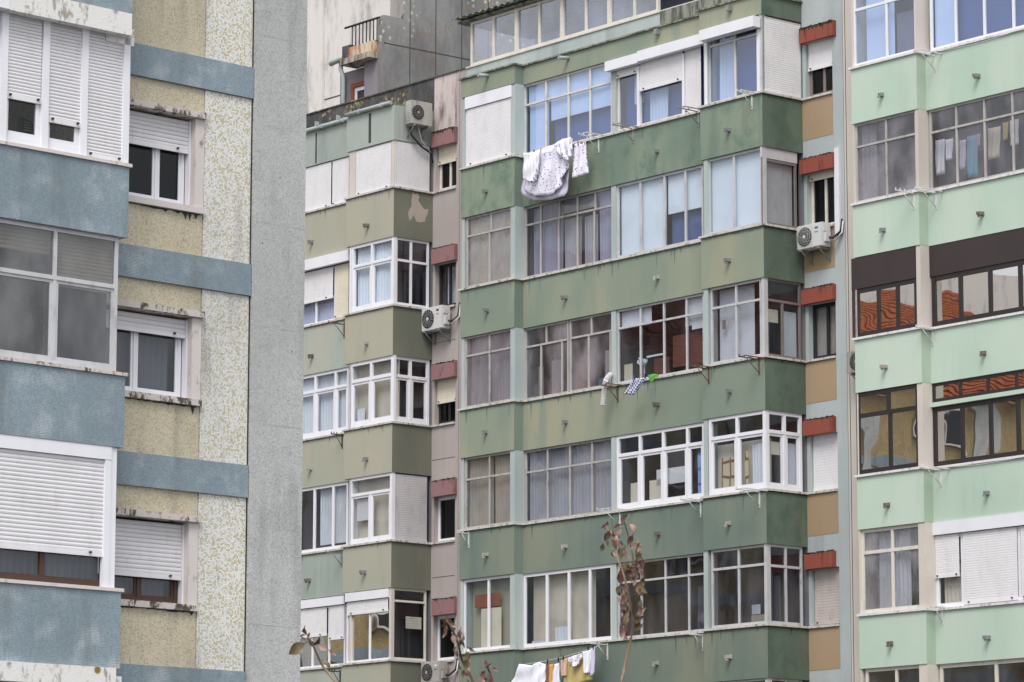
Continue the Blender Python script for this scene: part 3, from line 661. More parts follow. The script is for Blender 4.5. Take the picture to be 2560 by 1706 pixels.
# floor 4
W(A_(80, 292, 508), 4, FB, mat='pvc_white', gl='glass', fw_=.065, cover=[('blind_or_reflection', *A_(200, 380), .02, .58, 'shutter_cream'), ('back', *A_(95, 490), .02, .98, 'olive_plaster'), ('blind_or_reflection', *A_(145, 370), .6, .78, 'red_box')])  # panels behind the glass imitate a reflected wall, housing and shutter
W(A_(600, 798, 985, 1165, 1362), 4, mat='pvc_white', gl='glass', fw_=.075, inset=.03, cover=[('blind_or_reflection', *A_(640, 770), .02, .09, 'curtain_grey'), ('curtain', *A_(830, 960), .02, .25, 'curtain_white'), ('back', *A_(620, 1160), .02, .98, 'curtain_cream')])  # cream backing imitates beige facades reflected in the panes
W([1540, 1598, 1658, 1716.5, 1764], 4, mat='aluminium', gl='glass_dusty', tz=(1541, 1458), cover=[('curtain', 1725, 1762, .02, .6, 'curtain_dark')])
W(E_(298, 575, 862), 4, FB, mat='aluminium', gl='glass_dusty', tz=(E_(300)[0], 1425), fw_=.055, cover=[('blind_or_reflection', *E_(665, 765), .14, .26, 'blind_blue'), ('blind_or_reflection', *E_(660, 850), .02, .13, 'curtain_cream')])
n0, n1, n2 = cn(E_(900, 1093, 1260), 4, 8.43); tz = FC.side(E_(905)[0], 1320+378*.24622, 8.43)[1]
window(gb, SD, [n0, n1, n2], ZS[4]+.001, ZH[4]-.002, mat='aluminium', gl='glass_dusty', fw_=.055, tz=tz, inset=.04, cover=[('curtain', n0-.3, n1+.03, .02, .62, 'curtain_dark')])
# floor 5 (only its top edge shows)
for px, pl in ((A_(80, 292, 508), FB), (A_(600, 985, 1362), F0), ([1540, 1658, 1764], F0), (E_(410, 600, 862), FB)):
    W(px, 5, pl, mat='aluminium', gl='glass_dusty')
n0, n1, n2 = cn(E_(925, 1100, 1260), 5, 8.43)
window(gb, SD, [n0, n1, n2], ZS[5], ZH[5]-.002, mat='old_aluminium', gl='glass_dark', fw_=.05, inset=.04)

def gap_window(bld, k, a0, a1, z0, z1, boxpx, boxz, boxmat, kind):
    """a narrow window in the recess wall under its projecting shutter housing"""
    pl = Pl('f', GN-.14)
    m, g_, cov = {'wood': ('grey_brown_frame', 'glass_dark', ()), 'white': ('cream_frame', 'glass_dark', ()), 'black': ('black_frame', 'glass_dusty', [('slats', a0, a1, .02, .98, 'shutter_cream')]),
      'closed': ('shutter_white', 'glass_dark', ()), 'dirty': ('shutter_grey', 'glass_dark', ()), 'dark': ('bronze_frame', 'glass', [('curtain', a0+.15, a1, .02, .98, 'curtain_grey')]),
      'one': ('pvc_white', 'glass_dark', ()), 'half': ('bronze_frame', 'glass_dark', ())}[kind]
    am = a0+(a1-a0)*(.50 if kind != 'one' else .12)
    w_ = window(bld, pl, [a0, am, a1] if kind != 'one' else [a0, a1], z0, z1, mat=m, gl=g_, fw_=.07, inset=-.0, dep=.05, cover=cov)
    fr = {'wood': .5, 'white': .88, 'closed': .02, 'dirty': .02, 'half': .48}.get(kind)
    if boxmat == 'pink_box' and kind == 'white': fr = .62
    if fr is not None: add_shutter(w_, pl, a0+.01, a1-.01, z0+(z1-z0)*fr+.05, z1, {'dirty': 'shutter_dirty', 'closed': 'shutter_white', 'wood': 'shutter_white'}.get(kind, 'shutter_cream'), d=.05, pitch=.06, studs=kind not in ('closed',))
    mb = MB(); pf = Pl('f', GN); x0, x1 = boxpx
    mb.box(pf, x0, x1, .003, .12, boxz[0], boxz[1]); mb.build('shutter_housing', boxmat, w_)
    drips(w_, Pl('f', GN+.12), x0+.005, x1-.005, boxz[1]-.001, 'black_growth', (.07 if k == 0 else .02), (.16 if k == 0 else .07), .16, k*3+int(x0*10), .022, name='drip_stain')
    mb = MB(); rnd = random.Random(k*7+int(x0*10))
    for i in range(46):
        x = x0+(x1-x0)*(rnd.random()*.96+.02); d = rnd.random()*.09+.02; h = .012+.035*rnd.random()*rnd.random(); q = .012+.02*rnd.random()
        mb.box(pf, x-q*.6, x+q*.6, d-q, min(d+q, .117), boxz[1]-.004, boxz[1]+h*.6)
    mb.build('moss', 'black_growth', w_)
# recess wall right of the green block: pale blue with ochre panels
zr = zc(2081, 708.8, GN+.12)-ZS[2]; zb_ = zc(2081, 747.8, GN+.12)-ZS[2]; zo = zc(2092, 998.7, GN)-ZS[2]
ga0 = 8.433; ga1 = cl([2089.5], 2, GN)[0]; ga2 = cl([2118], 2, GN)[0]
kinds = ['wood', 'white', 'black', 'closed', 'dirty', 'dirty']
for k in range(6):
    wz1 = ZS[k]+zb_+.0
    mb = MB(); lo = GZ if k == 5 else ZS[k+1]+zb_+.004
    mb.prism([(ga0, -1.3), (ga1, -1.3), (ga1, GN), (ga0, GN)], lo, ZS[k]-.05); mb.build('recess_wall', 'blue_grey_plaster', gb)
    mb = MB(); mb.box(Pl('f', GN), ga0, ga1-.002, .001, .006, ZS[k]+zo, ZS[k]-.052); mb.build('ochre_panel', 'ochre_plaster', gb)
    mb = MB(); mb.box(Pl('f', GN), ga0, ga1-.002, -.14, .05, ZS[k]-.048, ZS[k]-.0); mb.build('sill', 'sill_stone', gb)
    bx = max(ga0+.004, FC.sx(1997.5, wz1, GN+.12)), FC.sx(2081, wz1, GN+.12)
    gap_window(gb, k, ga0+.10, ga1+.05, ZS[k]+.003, wz1, bx, (ZS[k]+zb_-.001, ZS[k]+zr), 'red_box', kinds[k])
    mb = MB(); mb.prism([(ga0, -1.1), (ga0+.095, -1.1), (ga0+.095, GN-.01), (ga0, GN-.01)], ZS[k]+.003, wz1); mb.build('jamb', 'pale_plaster', gb)
mb = MB(); mb.prism([(ga0, -1.3), (ga1, -1.3), (ga1, GN), (ga0, GN)], ZS[0]+zb_+.004, 24); mb.build('recess_wall', 'blue_grey_plaster', gb)
mb = MB(); mb.prism([(ga1+.003, -1.6), (ga2, -1.6), (ga2, GN+.004), (ga1+.003, GN+.004)], GZ, 24); mb.build('pilaster', 'blue_grey_plaster', gb)
mb = MB(); mb.prism([(ga0, -1.62), (ga2, -1.62), (ga2, -4), (ga0, -4)], GZ, 24); mb.build('inner_wall', 'interior_plaster', gb)
mb = MB(); mb.box(Pl('f', GN), ga2-.02, ga2-.008, .004, .007, GZ, 24); mb.build('seam', 'stain_dark', gb)
# conduit beside the third-floor red housing
mb = MB(); a0, a1 = cl(D_(1785, 1838), 1, GN+.06); mb.box(Pl('f', GN), a0, a1, .006, .07, zc(2090, 588, GN), zc(2090, 372, GN)); mb.build('cable_duct', 'pvc_white', gb)

# penthouse on the roof
PN = -.35; PP = Pl('f', PN)
pz0 = zc(1180, 165, PN); pz1 = zc(1180, 55, PN)
pa = [FC.sx(x, (pz0+pz1)/2, PN) for x in A_(152, 345, 543, 735, 930, 1132, 1332, 1545, 1748, 1890, 1985, 2190)]
pl0 = FC.sx(1167, 20.8, PN)
mb = MB(); mb.prism([(pl0, -2.1), (6.2, -2.1), (6.2, PN), (pl0, PN)], 20.412, pz0-.04); mb.build('penthouse_wall', 'pale_plaster', gb)
mb = MB(); mb.prism([(pl0, -6), (7.6, -6), (7.6, -2.5), (pl0, -2.5)], 20.6, pz1+1.6); mb.build('penthouse_back_wall', 'lilac_wall', gb)
mb = MB(); mb.box(PP, pl0-.01, 6.25, -.1, .03, pz0-.038, pz0-.002); mb.build('sill', 'cream_frame', gb)
w_ = window(gb, PP, pa[:9], pz0, pz1, mat='cream_frame', gl='glass_sky', fw_=.06, inset=.02, dep=.08)
for i in (2, 4, 6):
    mb = MB(); mb.box(PP, pa[i]-.055, pa[i]+.055, -.1, -.008, pz0+.001, pz1); mb.build('window_post', 'cream_frame', w_)
w_ = window(gb, PP, pa[8:], pz0+.35, pz1, mat='cream_frame', gl='glass_dusty', fw_=.06, inset=.3, dep=.08, cover=[('back', pa[8]+.05, pa[11], .02, .98, 'curtain_white')])
# shuttered doors on the penthouse wall behind the glass
for x0, x1, zt in ((440, 520, .62), (575, 650, .66), (800, 900, .72), (965, 1085, .78)):
    a, b = [FC.sx(x, pz0+.5, -2.5) for x in A_(x0, x1)]
    mb = MB(); mb.box(Pl('f', -2.5), a, b, .005, .05, 20.65, pz0+.95*zt+.15); mb.build('inner_door', 'dark_wood_frame', gb)
    add_shutter(gb, Pl('f', -2.5), a-.03, b+.03, pz0+.95*zt-.12, pz0+.95*zt+.16, 'shutter_grey', d=.08, studs=False)
mb = MB()
mb.prism([(pl0-.25, -2.6), (7.6, -2.6), (7.6, PN+.10), (pl0-.25, PN+.10)], pz1+.01, pz1+.06)
x = pl0-.28
rr = [mb.b.verts.new((x+i*.06, -(PN+.28), pz1+.07+(.035 if i % 4 < 2 else 0))) for i in range(160)]
r2 = [mb.b.verts.new((x+i*.06, 2.6, pz1+.27+(.035 if i % 4 < 2 else 0))) for i in range(160)]
for i in range(159): mb.b.faces.new((rr[i], rr[i+1], r2[i+1], r2[i]))
mb.build('corrugated_roof', 'mossy_concrete', gb)
a0 = FC.sx(1648, 20.7, .0)
mb = MB(); mb.wall([(a0, -.5), (a0, -.02), (6.42, -.02), (6.42, BN-.04), (8.40, BN-.04), (8.40, GN)], .18, 20.412, zc(1647, 29, 0)); mb.build('roof_parapet', 'mossy_concrete', gb)
for px, py in ((1213, 189), (1414, 145)):
    n = BN if px < 1288 else 0
    a, z = FC.at(px, py, n+.1); mb = MB(); mb.tube([(a, -(n-.1), z+.02), (a-.02, -(n+.3), z-.02)], .045, 10); mb.build('roof_drain', 'pipe_grey', gb)
for px, py in ((1643, 77), (1823, 18)):
    n = BN if px > 1750 else 0
    a, z = FC.at(px, py, n+.05); mb = MB(); mb.box(Pl('f', n), a-.05, a+.05, 0.002, .12, z-.09, z+.03); mb.build('drain_spout', 'galvanised', gb)

# ------------------------------------------------------------------ olive green block (left of the middle one)
pb = thing('apartment_building', 'olive green apartment block with pink recess wall between mosaic block and darker green block', 'building', FC, -6, -.5, GZ)
PB = [(-13, 0), (-6.57, 0), (-6.57, BN), (-4.63, BN), (-4.63, GN)]
ZHb = [19.37, 16.95, 14.0, 11.13, 8.33, 5.45]
for k in range(5):
    parts = [([PB[0], PB[1]], ['olive_plaster', 'grey_green_plaster', 'olive_plaster', 'pale_plaster', 'grey_green_plaster'][k] if k != 3 else 'grey_green_plaster', 'parapet')]
    mb = MB(); mb.wall([(-13, 0), (-6.575, 0)], .16, ZHb[k+1], ZS[k]-.045); mb.build('parapet', parts[0][1], pb)
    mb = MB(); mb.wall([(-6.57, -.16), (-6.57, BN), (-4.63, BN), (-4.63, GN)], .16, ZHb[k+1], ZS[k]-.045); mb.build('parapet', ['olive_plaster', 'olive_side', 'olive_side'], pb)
    mb = MB(); mb.wall(PB, .22, ZS[k]-.045, ZS[k], .045); mb.build('sill', 'sill_stone', pb)
    ip = inner(PB, .163); mb = MB(); mb.prism([(-13, -2.2)]+ip+[(ip[-1][0], -2.2)], ZHb[k+1]+.01, ZHb[k+1]+.2); mb.build('floor_slab', 'interior_plaster', pb)
    drips(pb, Pl('f', BN), -6.55, -4.65, ZS[k]-.047, 'stain_shade_olive', .04, .4, .07, 60+k); drips(pb, Pl('f', 0), -9.5, -6.6, ZS[k]-.047, 'stain_shade_olive', .04, .4, .07, 70+k)
    for px, n, dz in ((B_(615)[0], BN, .42), (B_(145)[0], 0, .45)):
        if k == 0: pass
        spout(pb, Pl('f', n), FC.sx(px-k*2.0, ZHb[k+1]+.4, n), ZHb[k+1]+dz)
mb = MB(); mb.wall(PB, .16, 19.37, 20.24); mb.build('fascia', 'grey_fascia', pb)
mb = MB()
for x0, x1, d in (( -13, -6.6, 0), (-6.53, -4.7, BN)):
    mb.tube([(x0, -(d+.06), 20.30), (x1, -(d+.06), 20.30)], .052, 10)
    for i in range(4):
        xx = x1-.35-i*.9; mb.box(Pl('f', d), xx-.012, xx+.012, .0, .122, 20.24, 20.358)
mb.build('gutter', 'pipe_grey', pb)
mb = MB()
for px, z, n, w1, h0 in ((B_(172)[0], 19.4, 0, .03, 20.2), (B_(630)[0], 19.45, BN, .05, 20.2)):
    a = FC.sx(px, 19.8, n); mb.box(Pl('f', n), a-w1, a+w1, .001, .005, z, h0)
mb.build('damp_stain', 'stain_dark', pb)
ip = inner(PB, .02)
mb = MB(); mb.prism([(-13, -2.2)]+ip+[(ip[-1][0], -2.2)], 20.243, 20.28); mb.build('roof_slab', 'mossy_concrete', pb)
mb = MB(); mb.prism([(-13, -2.2), (-4.8, -2.2), (-4.8, -12), (-13, -12)], GZ, 20.6)
mb.prism([(-4.79, -2.19), (-4.63, -2.19), (-4.63, GN-.003), (-4.79, GN-.003)], GZ, 20.23); mb.build('inner_wall', 'interior_plaster', pb)
mb = MB(); mb.prism([(-13, -2.18), (-13, -.02), (-6.55, -.02), (-6.55, BN-.02), (-4.65, BN-.02), (-4.65, -2.18)], GZ, 3.7); mb.build('lower_wall', 'olive_plaster', pb)
mb = MB(); mb.prism([(-6.75, -2.19), (-6.65, -2.19), (-6.65, -.25), (-6.75, -.25)], 3.7, 20.2); mb.build('party_wall', 'interior_plaster', pb)
ptop = zc(1100, 192, GN); sdk = cl([1086], 0, GN, 20.7)[0]
mb = MB(); mb.prism([(-13, -1.25), (sdk, -1.25), (sdk, GN), (-13, GN)], 20.285, ptop); mb.build('roof_parapet', 'roof_parapet', pb)
mb = MB(); mb.box(Pl('f', GN), -13, -2.03, -.32, .03, ptop+.002, ptop+.035); mb.build('parapet_coping', 'roof_parapet', pb)
# pink recess wall
zr = zc(B_(1345)[0], 609.6, GN+.12)-ZS[1]; zb2 = zc(B_(1345)[0], 648.6, GN+.12)-ZS[1]
pa0 = cl([1083], 1, GN)[0]; pa1 = cl([1140], 1, GN)[0]
kinds = ['white', 'dark', 'half', 'one', 'one', 'dark']
for k in range(6):
    wz1 = ZS[k]+zb2; lo = GZ if k == 5 else ZS[k+1]+zb2+.004
    mb = MB(); mb.prism([(-4.627, -1.3), (pa1, -1.3), (pa1, GN), (-4.627, GN)], lo, ZS[k]-.05); mb.build('recess_wall', 'pink_plaster', pb)
    mb = MB(); mb.box(Pl('f', GN), -4.60, pa1-.002, -.14, .05, ZS[k]-.048, ZS[k]); mb.build('sill', 'sill_stone', pb)
    bx = max(-4.622, FC.sx(1078, wz1, GN+.12)), FC.sx(1135, wz1, GN+.12)
    gap_window(pb, k, -4.53, pa1+.01, ZS[k]+.003, wz1, bx, (ZS[k]+zb2-.001, ZS[k]+zr), 'pink_box', kinds[k])
    mb = MB(); mb.prism([(-4.627, -1.1), (-4.535, -1.1), (-4.535, GN-.01), (-4.627, GN-.01)], ZS[k]+.003, wz1); mb.build('jamb', 'pink_plaster', pb)
    if k: 
        mb = MB(); mb.box(Pl('f', GN), -4.6, pa1-.01, .001, .004, ZS[k]-.86-.006, ZS[k]-.86+.006); mb.build('render_joint', 'stain_dark', pb)
mb = MB(); mb.prism([(sdk+.002, -1.3), (pa1, -1.3), (pa1, GN), (sdk+.002, GN)], 20.285, ptop); mb.prism([(-4.627, -1.3), (pa1, -1.3), (pa1, GN), (-4.627, GN)], ZS[0]+zb2+.004, 20.283)
mb.build('recess_wall', 'stained_pink', pb)
mb = MB(); mb.prism([(pa1+.003, -1.5), (-2.03, -1.5), (-2.03, GN+.004), (pa1+.003, GN+.004)], GZ, ptop); mb.build('pilaster', 'pink_plaster', pb)
mb = MB(); a = cl([1148], 1, GN)[0]; mb.box(Pl('f', GN), a-.015, a+.015, .006, .03, GZ, ptop-.02); mb.build('corner_bead', 'pink_plaster', pb)
mb = MB(); mb.prism([(-4.6, -2.2), (-2.03, -2.2), (-2.03, -8), (-4.6, -8)], GZ, 20.6); mb.build('inner_wall', 'interior_plaster', pb)
# bare patch of render on the side of the top bay
SB = Pl('s', -4.63)
pts = [(995, 170), (1012, 192), (1035, 185), (1052, 215), (1040, 240), (1062, 280), (1092, 318), (1128, 320), (1122, 362), (1105, 390), (1100, 425), (1060, 432), (1025, 425), (1008, 385), (1002, 372), (985, 400), (968, 418), (962, 395), (955, 350), (962, 328), (985, 290), (983, 240)]
vv = [FC.side(740+.2934*x, 430+.2934*y, -4.63) for x, y in pts]
mb = MB(); f = mb.b.faces.new([mb.b.verts.new(SB.p(n, .004, z)) for n, z in vv]); r = bmesh.ops.extrude_face_region(mb.b, geom=[f])
for v in [g for g in r['geom'] if isinstance(g, bmesh.types.BMVert)]: v.co.x -= .003
mb.build('bare_patch', 'bare_render', pb)
# pillars
for k in range(5):
    a, b = cl(B_(447, 462+(38 if k == 0 else 0)), k, BN); pl_ = [[(a, -.02), (b, -.02), (b, BN-.03), (a, BN-.03)]]
    if k == 0: a, b = cl(B_(802, 832), k, BN); pl_.append([(a, .1), (b-.01, .1), (b-.01, BN-.03), (a, BN-.03)])
    else: pl_.append([(-4.73, BN-.12), (-4.65, BN-.12), (-4.65, BN-.025), (-4.73, BN-.025)])
    pieces('pillar', 'cream_plaster' if k in (0, 4) else 'pvc_white', pb, pl_, ZS[k]+.001, ZHb[k])
def WB(px, k, pl=F0, **kw): kw.setdefault('z1', ZHb[k]); return W(px, k, pl, bld=pb, **kw)
w_ = WB(B_(-60, 298, 445), 0, mat='pvc_white', gl='glass_dark')
for x0, x1 in ((-60, 292), (304, 443)):
    a, b = cl(B_(x0, x1), 0); add_shutter(w_, F0, a, b, ZS[0]+.05, 19.35, d=-.035, pitch=.045)
w_ = WB(B_(497, 808), 0, FB, mat='pvc_white', gl='glass_dark'); a, b = cl(B_(503, 800), 0, BN); add_shutter(w_, FB, a, b, ZS[0]+.05, 19.33, d=-.035, pitch=.045)
n0, n1 = cn(B_(850, 1145), 0, -4.63)
w_ = window(pb, SB, [n0, n1], ZS[0]+.001, ZHb[0]-.002, mat='shutter_white', gl='glass_dark', inset=.03); add_shutter(w_, SB, n0-.04, n1+.03, ZS[0]+.04, 19.33, d=-.015, pitch=.045, studs=False)
w_ = WB(B_(-200, 155, 315, 442), 1, mat='pvc_white', gl='glass', z1=16.65, cover=[('curtain', *B_(-180, 310), .02, .6, 'curtain_lilac')])
for x0, x1, f in ((-200, 308, .42), (325, 440, .03)):
    a, b = cl(B_(x0, x1), 1); add_shutter(w_, F0, a, b, ZS[1]+1.4*f+.04, 16.64, 'shutter_cream' if x0 > 0 else 'shutter_white', d=-.03)
a, b = cl(B_(-200, 270), 1, .12); mb = MB(); mb.box(F0, a, b, .002, .12, 16.66, 16.93); mb.box(F0, b+.004, b+.85, .002, .12, 16.66, 16.93); mb.build('shutter_box', 'pvc_white', w_)
def side_b(px, k, tzp=None, **kw):
    n = cn(px, k, -4.63); tz = FC.side(tzp[0], tzp[1], -4.63)[1] if tzp else None
    return window(pb, SB, n, ZS[k]+.001, ZHb[k]-.004, tz=tz, inset=.04, **kw)
WB(B_(465, 635, 822), 1, FB, mat='pvc_white', gl='glass', tz=(B_(470)[0], 668), fw_=.075, sash=1, inset=.03, dep=.07, cover=[('curtain', *B_(480, 800), .02, .98, 'blind_blue')])
side_b(B_(857, 990, 1142), 1, (B_(865)[0], 430+745*.2934), mat='pvc_white', gl='glass_dusty', fw_=.06)
WB(B_(-160, 153, 325, 440), 2, mat='pvc_white', gl='glass', tz=(B_(65)[0], 983), fw_=.075, sash=1, inset=.03, dep=.07, cover=[('curtain', *B_(-150, 420), .02, .98, 'curtain_white')])
WB(B_(450, 628, 825), 2, FB, mat='pvc_white', gl='glass', tz=(B_(450)[0], 956), fw_=.085, sash=1, inset=.03, dep=.07, cover=[('back', *B_(460, 815), .02, .98, 'curtain_cream'), ('curtain', *B_(480, 540), .02, .3, 'curtain_white')])
side_b(B_(843, 985, 1145), 2, (B_(850)[0], 850+300*.2934), mat='pvc_white', gl='glass', fw_=.075, sash=1, dep=.07)
WB(B_(-160, 145, 305, 435), 3, mat='pvc_white', gl='glass', fw_=.07, sash=0, inset=.03, cover=[('curtain', *B_(160, 400), .1, .98, 'curtain_grey')])
WB(B_(445, 805), 3, FB, mat='pvc_white', gl='glass', tz=(B_(455)[0], 1240), low=B_(445, 622, 805), fw_=.07, sash=1, inset=.03, dep=.07, cover=[('slats', *B_(480, 600), .35, .72, 'shutter_white'), ('back', *B_(460, 790), .02, .98, 'curtain_cream')])
w_ = side_b(B_(835, 1135), 3, mat='black_frame', gl='glass_dark', fw_=.035)
n0, n1 = cn(B_(840, 1130), 3, -4.63); add_shutter(w_, SB, n0-.03, n1+.03, ZS[3]+.06, ZHb[3]-.03, 'shutter_grey', d=-.03, pitch=.055, studs=False)
w_ = WB(C_(-100, 260, 402, 540), 4, mat='pvc_white', gl='glass_mirror', z1=8.1, inset=.05)
for x0, x1, f in ((-100, 390, .52), (415, 538, .44)):
    a, b = cl(C_(x0, x1), 4); add_shutter(w_, F0, a, b, ZS[4]+1.5*f+.04, 8.08, d=-.03)
a, b = cl(C_(-100, 540), 4, .02); mb = MB(); mb.box(F0, a, b, -.03, .02, 8.102, 8.31); mb.build('shutter_box', 'pvc_white', w_)
w_ = WB(C_(553, 748, 925), 4, FB, mat='pvc_white', gl='glass_mirror', z1=8.1, inset=.05)
a, b = cl(C_(568, 912), 4, BN); add_shutter(w_, FB, a, b, ZS[4]+1.22, 8.09, d=-.03)
mb = MB(); mb.box(FB, a-.05, b+.04, -.03, .02, 8.102, 8.31); mb.build('shutter_box', 'pvc_white', w_)
side_b(C_(968, 1255), 4, (C_(970)[0], 1246+870*.2934), mat='cream_frame', gl='glass', fw_=.05, cover=[('slats', *cn(C_(1095, 1240), 4, -4.63), .45, .62, 'shutter_cream')])
for px, pl in ((B_(-160, 145, 430), F0), (B_(440, 620, 800), FB)): WB(px, 5, pl, mat='aluminium', gl='glass_dusty', z1=5.44)

# ------------------------------------------------------------------ mint block (right)
mbk = thing('apartment_building', 'mint green apartment block at the right edge with brown mirrored windows', 'building', FC, 14, -.5, GZ)
PM = [(11.15, GN), (11.15, BN), (13.06, BN), (13.06, 0), (24, 0)]
ZM = [18.20, 15.26, 12.39, 9.50, 6.61, 3.72]; ZHm = [20.2, 16.97, 14.10, 11.23, 8.36, 5.48]
for k in range(5):
    mb = MB(); mb.wall(PM, .16, ZHm[k+1], ZM[k]-.05); mb.build('parapet', ['mint_plaster', 'mint_return', 'mint_return'], mbk)
    mb = MB(); mb.wall(PM, .22, ZM[k]-.05, ZM[k], .045); mb.build('sill', 'sill_clean', mbk)
    ip = inner(PM, .163); mb = MB(); mb.prism([(ip[0][0], -2.2)]+ip+[(24, -2.2)], ZHm[k+1]+.01, ZHm[k+1]+.2); mb.build('floor_slab', 'interior_plaster', mbk)
    for px, n in ((2204+k*6, BN), (2449+k*6.6, 0)):
        spout(mbk, Pl('f', n), FC.sx(px, ZHm[k+1]+.5, n), ZHm[k+1]+.45)
mb = MB(); mb.wall(PM, .16, ZHm[0], 24); mb.build('parapet', ['mint_plaster', 'mint_return', 'mint_return'], mbk)
mb = MB(); mb.prism([(11.15, -2.2), (24, -2.2), (24, -12), (11.15, -12)], GZ, 24); mb.prism([(11.16, -2.19), (11.3, -2.19), (11.3, GN-.003), (11.16, GN-.003)], GZ, 24); mb.build('inner_wall', 'interior_plaster', mbk)
mb = MB(); mb.prism([(11.17, -2.18), (11.17, BN-.02), (13.04, BN-.02), (13.04, -.02), (24, -.02), (24, -2.18)], GZ, 3.7); mb.build('lower_wall', 'mint_plaster', mbk)
mb = MB(); mb.prism([(ga2+.003, -1.6), (11.148, -1.6), (11.148, GN+.02), (ga2+.003, GN+.02)], GZ, 24); mb.build('recess_wall', 'cream_plaster', mbk)
mb = MB(); a = cl([2124], 2, GN)[0]; mb.box(Pl('f', GN), a-.008, a+.008, .021, .024, GZ, 24); mb.build('seam', 'stain_dark', mbk)
for k in range(6):
    a = cl(G_(802+k*12), k, BN)[0]
    pieces('pillar', 'cream_plaster', mbk, [[(a, -.15), (13.057, -.15), (13.057, BN-.02), (a, BN-.02)], [(11.16, -.9), (11.20, -.9), (11.20, BN-.02), (11.16, BN-.02)]], ZM[k]+.001, ZHm[k])
def WM(px, k, pl=F0, **kw): kw.setdefault('z1', ZHm[k]); kw.setdefault('z0', ZM[k]); return W(px, k, pl, bld=mbk, **kw)
WM(G_(122, 482, 806), 0, FB, mat='pvc_white', gl='glass_blue', tz=(G_(150)[0], 25), fw_=.06, cover=[('back', *G_(180, 500), .02, .98, 'blind_blue'), ('back', *G_(510, 790), .02, .5, 'mauve_wall')])
WM(G_(962, 1240, 1550, 1866, 2200), 0, mat='pvc_white', gl='glass_blue', fw_=.06, inset=.04, cover=[('back', *G_(980, 2200), .02, .98, 'deep_blue'), ('blind_or_reflection', *G_(975, 1230), .02, .98, 'blind_blue')])
WM(G_(150, 481, 812), 1, FB, mat='old_aluminium', gl='glass_rough', tz=(G_(170)[0], 367.5), cover=[('curtain', *G_(170, 330), .02, .98, 'curtain_grey')])
WM(G_(960, 1250, 1555, 1862, 2200), 1, mat='old_aluminium', gl='glass_textured', tz=(G_(970)[0], 332), inset=.05)
w_ = WM(G_(160, 402, 610, 828), 2, FB, mat='bronze_frame', gl='glass_mirror', z1=13.42, fw_=.085, inset=.03)
a, b = cl(G_(130, 822), 2, BN); mb = MB(); mb.box(FB, a-.02, b, -.09, -.012, 13.425, 14.09); mb.box(FB, a-.02, a+.11, -.09, -.02, 12.395, 13.424); mb.build('fascia_panel', 'brown_panel', w_)
w_ = WM(G_(988, 1295, 1618, 1945, 2300), 2, mat='bronze_frame', gl='glass_mirror', z1=13.45, fw_=.095, inset=.03)
a, b = cl(G_(952, 2300), 2); mb = MB(); mb.box(F0, a, b, -.09, -.012, 13.455, 14.09); mb.build('fascia_panel', 'brown_panel', w_)
a, b = cl(G_(1000, 1062), 2); mb = MB(); mb.box(F0, a, b, -.2, -.1, 12.5, 13.3); mb.build('inner_post', 'black_frame', w_)
WM(G_(168, 515, 848), 3, FB, mat='bronze_frame', gl='glass_mirror', tz=(G_(200)[0], 680+1570*.22954), fw_=.085, inset=.03, low=G_(168, 530, 848))
w_ = WM(G_(998, 1300, 1602, 1912, 2250), 3, mat='bronze_frame', gl='glass_mirror', z0=zc(G_(1000)[0], 680+1425*.22954, 0), fw_=.06, inset=.03)
WM(G_(1000, 1315, 1625, 1922, 2250), 3, mat='bronze_frame', gl='glass_mirror', z1=zc(G_(1000)[0], 680+1480*.22954, 0), fw_=.09, inset=.03)
mb = MB(); a = cl(G_(985), 3)[0]; mb.box(F0, a, 24, -.08, .035, zc(G_(1000)[0], 680+1477*.22954, 0), zc(G_(1000)[0], 680+1430*.22954, 0)); mb.build('ledge', 'mint_plaster', mbk)
WM(G_(215, 550, 880), 4, FB, mat='cream_frame', gl='glass_frosted', tz=(G_(240)[0], 1382.5), fw_=.07, cover=[('curtain', *G_(360, 700), .04, .98, 'curtain_white')])
w_ = WM(G_(1025, 1315, 1935, 2300), 4, mat='pvc_white', gl='glass', z1=8.10, fw_=.08, inset=.05, cover=[('curtain', *G_(1060, 1290), .02, .6, 'curtain_cream')])
for x0, x1, f in ((1030, 1290, .42), (1335, 1922, .02), (1962, 2300, .02)):
    a, b = cl(G_(x0, x1), 4); add_shutter(w_, F0, a, b, ZM[4]+1.47*f+.05, 8.09, d=-.03)
a, b = cl(G_(1008, 2300), 4); mb = MB(); mb.box(F0, a, b, -.04, .03, 8.103, 8.355); mb.build('shutter_box', 'pvc_white', w_)
WM(G_(262, 597, 915), 5, FB, mat='cream_frame', gl='glass_dusty', fw_=.07)
WM(G_(1070, 1685, 2300), 5, mat='cream_frame', gl='glass_dusty', z0=4.9, fw_=.08)
mb = MB(); mb.box(F0, 13.1, 24, -.1, -.01, 3.73, 4.89); mb.build('infill_panel', 'mint_plaster', mbk)

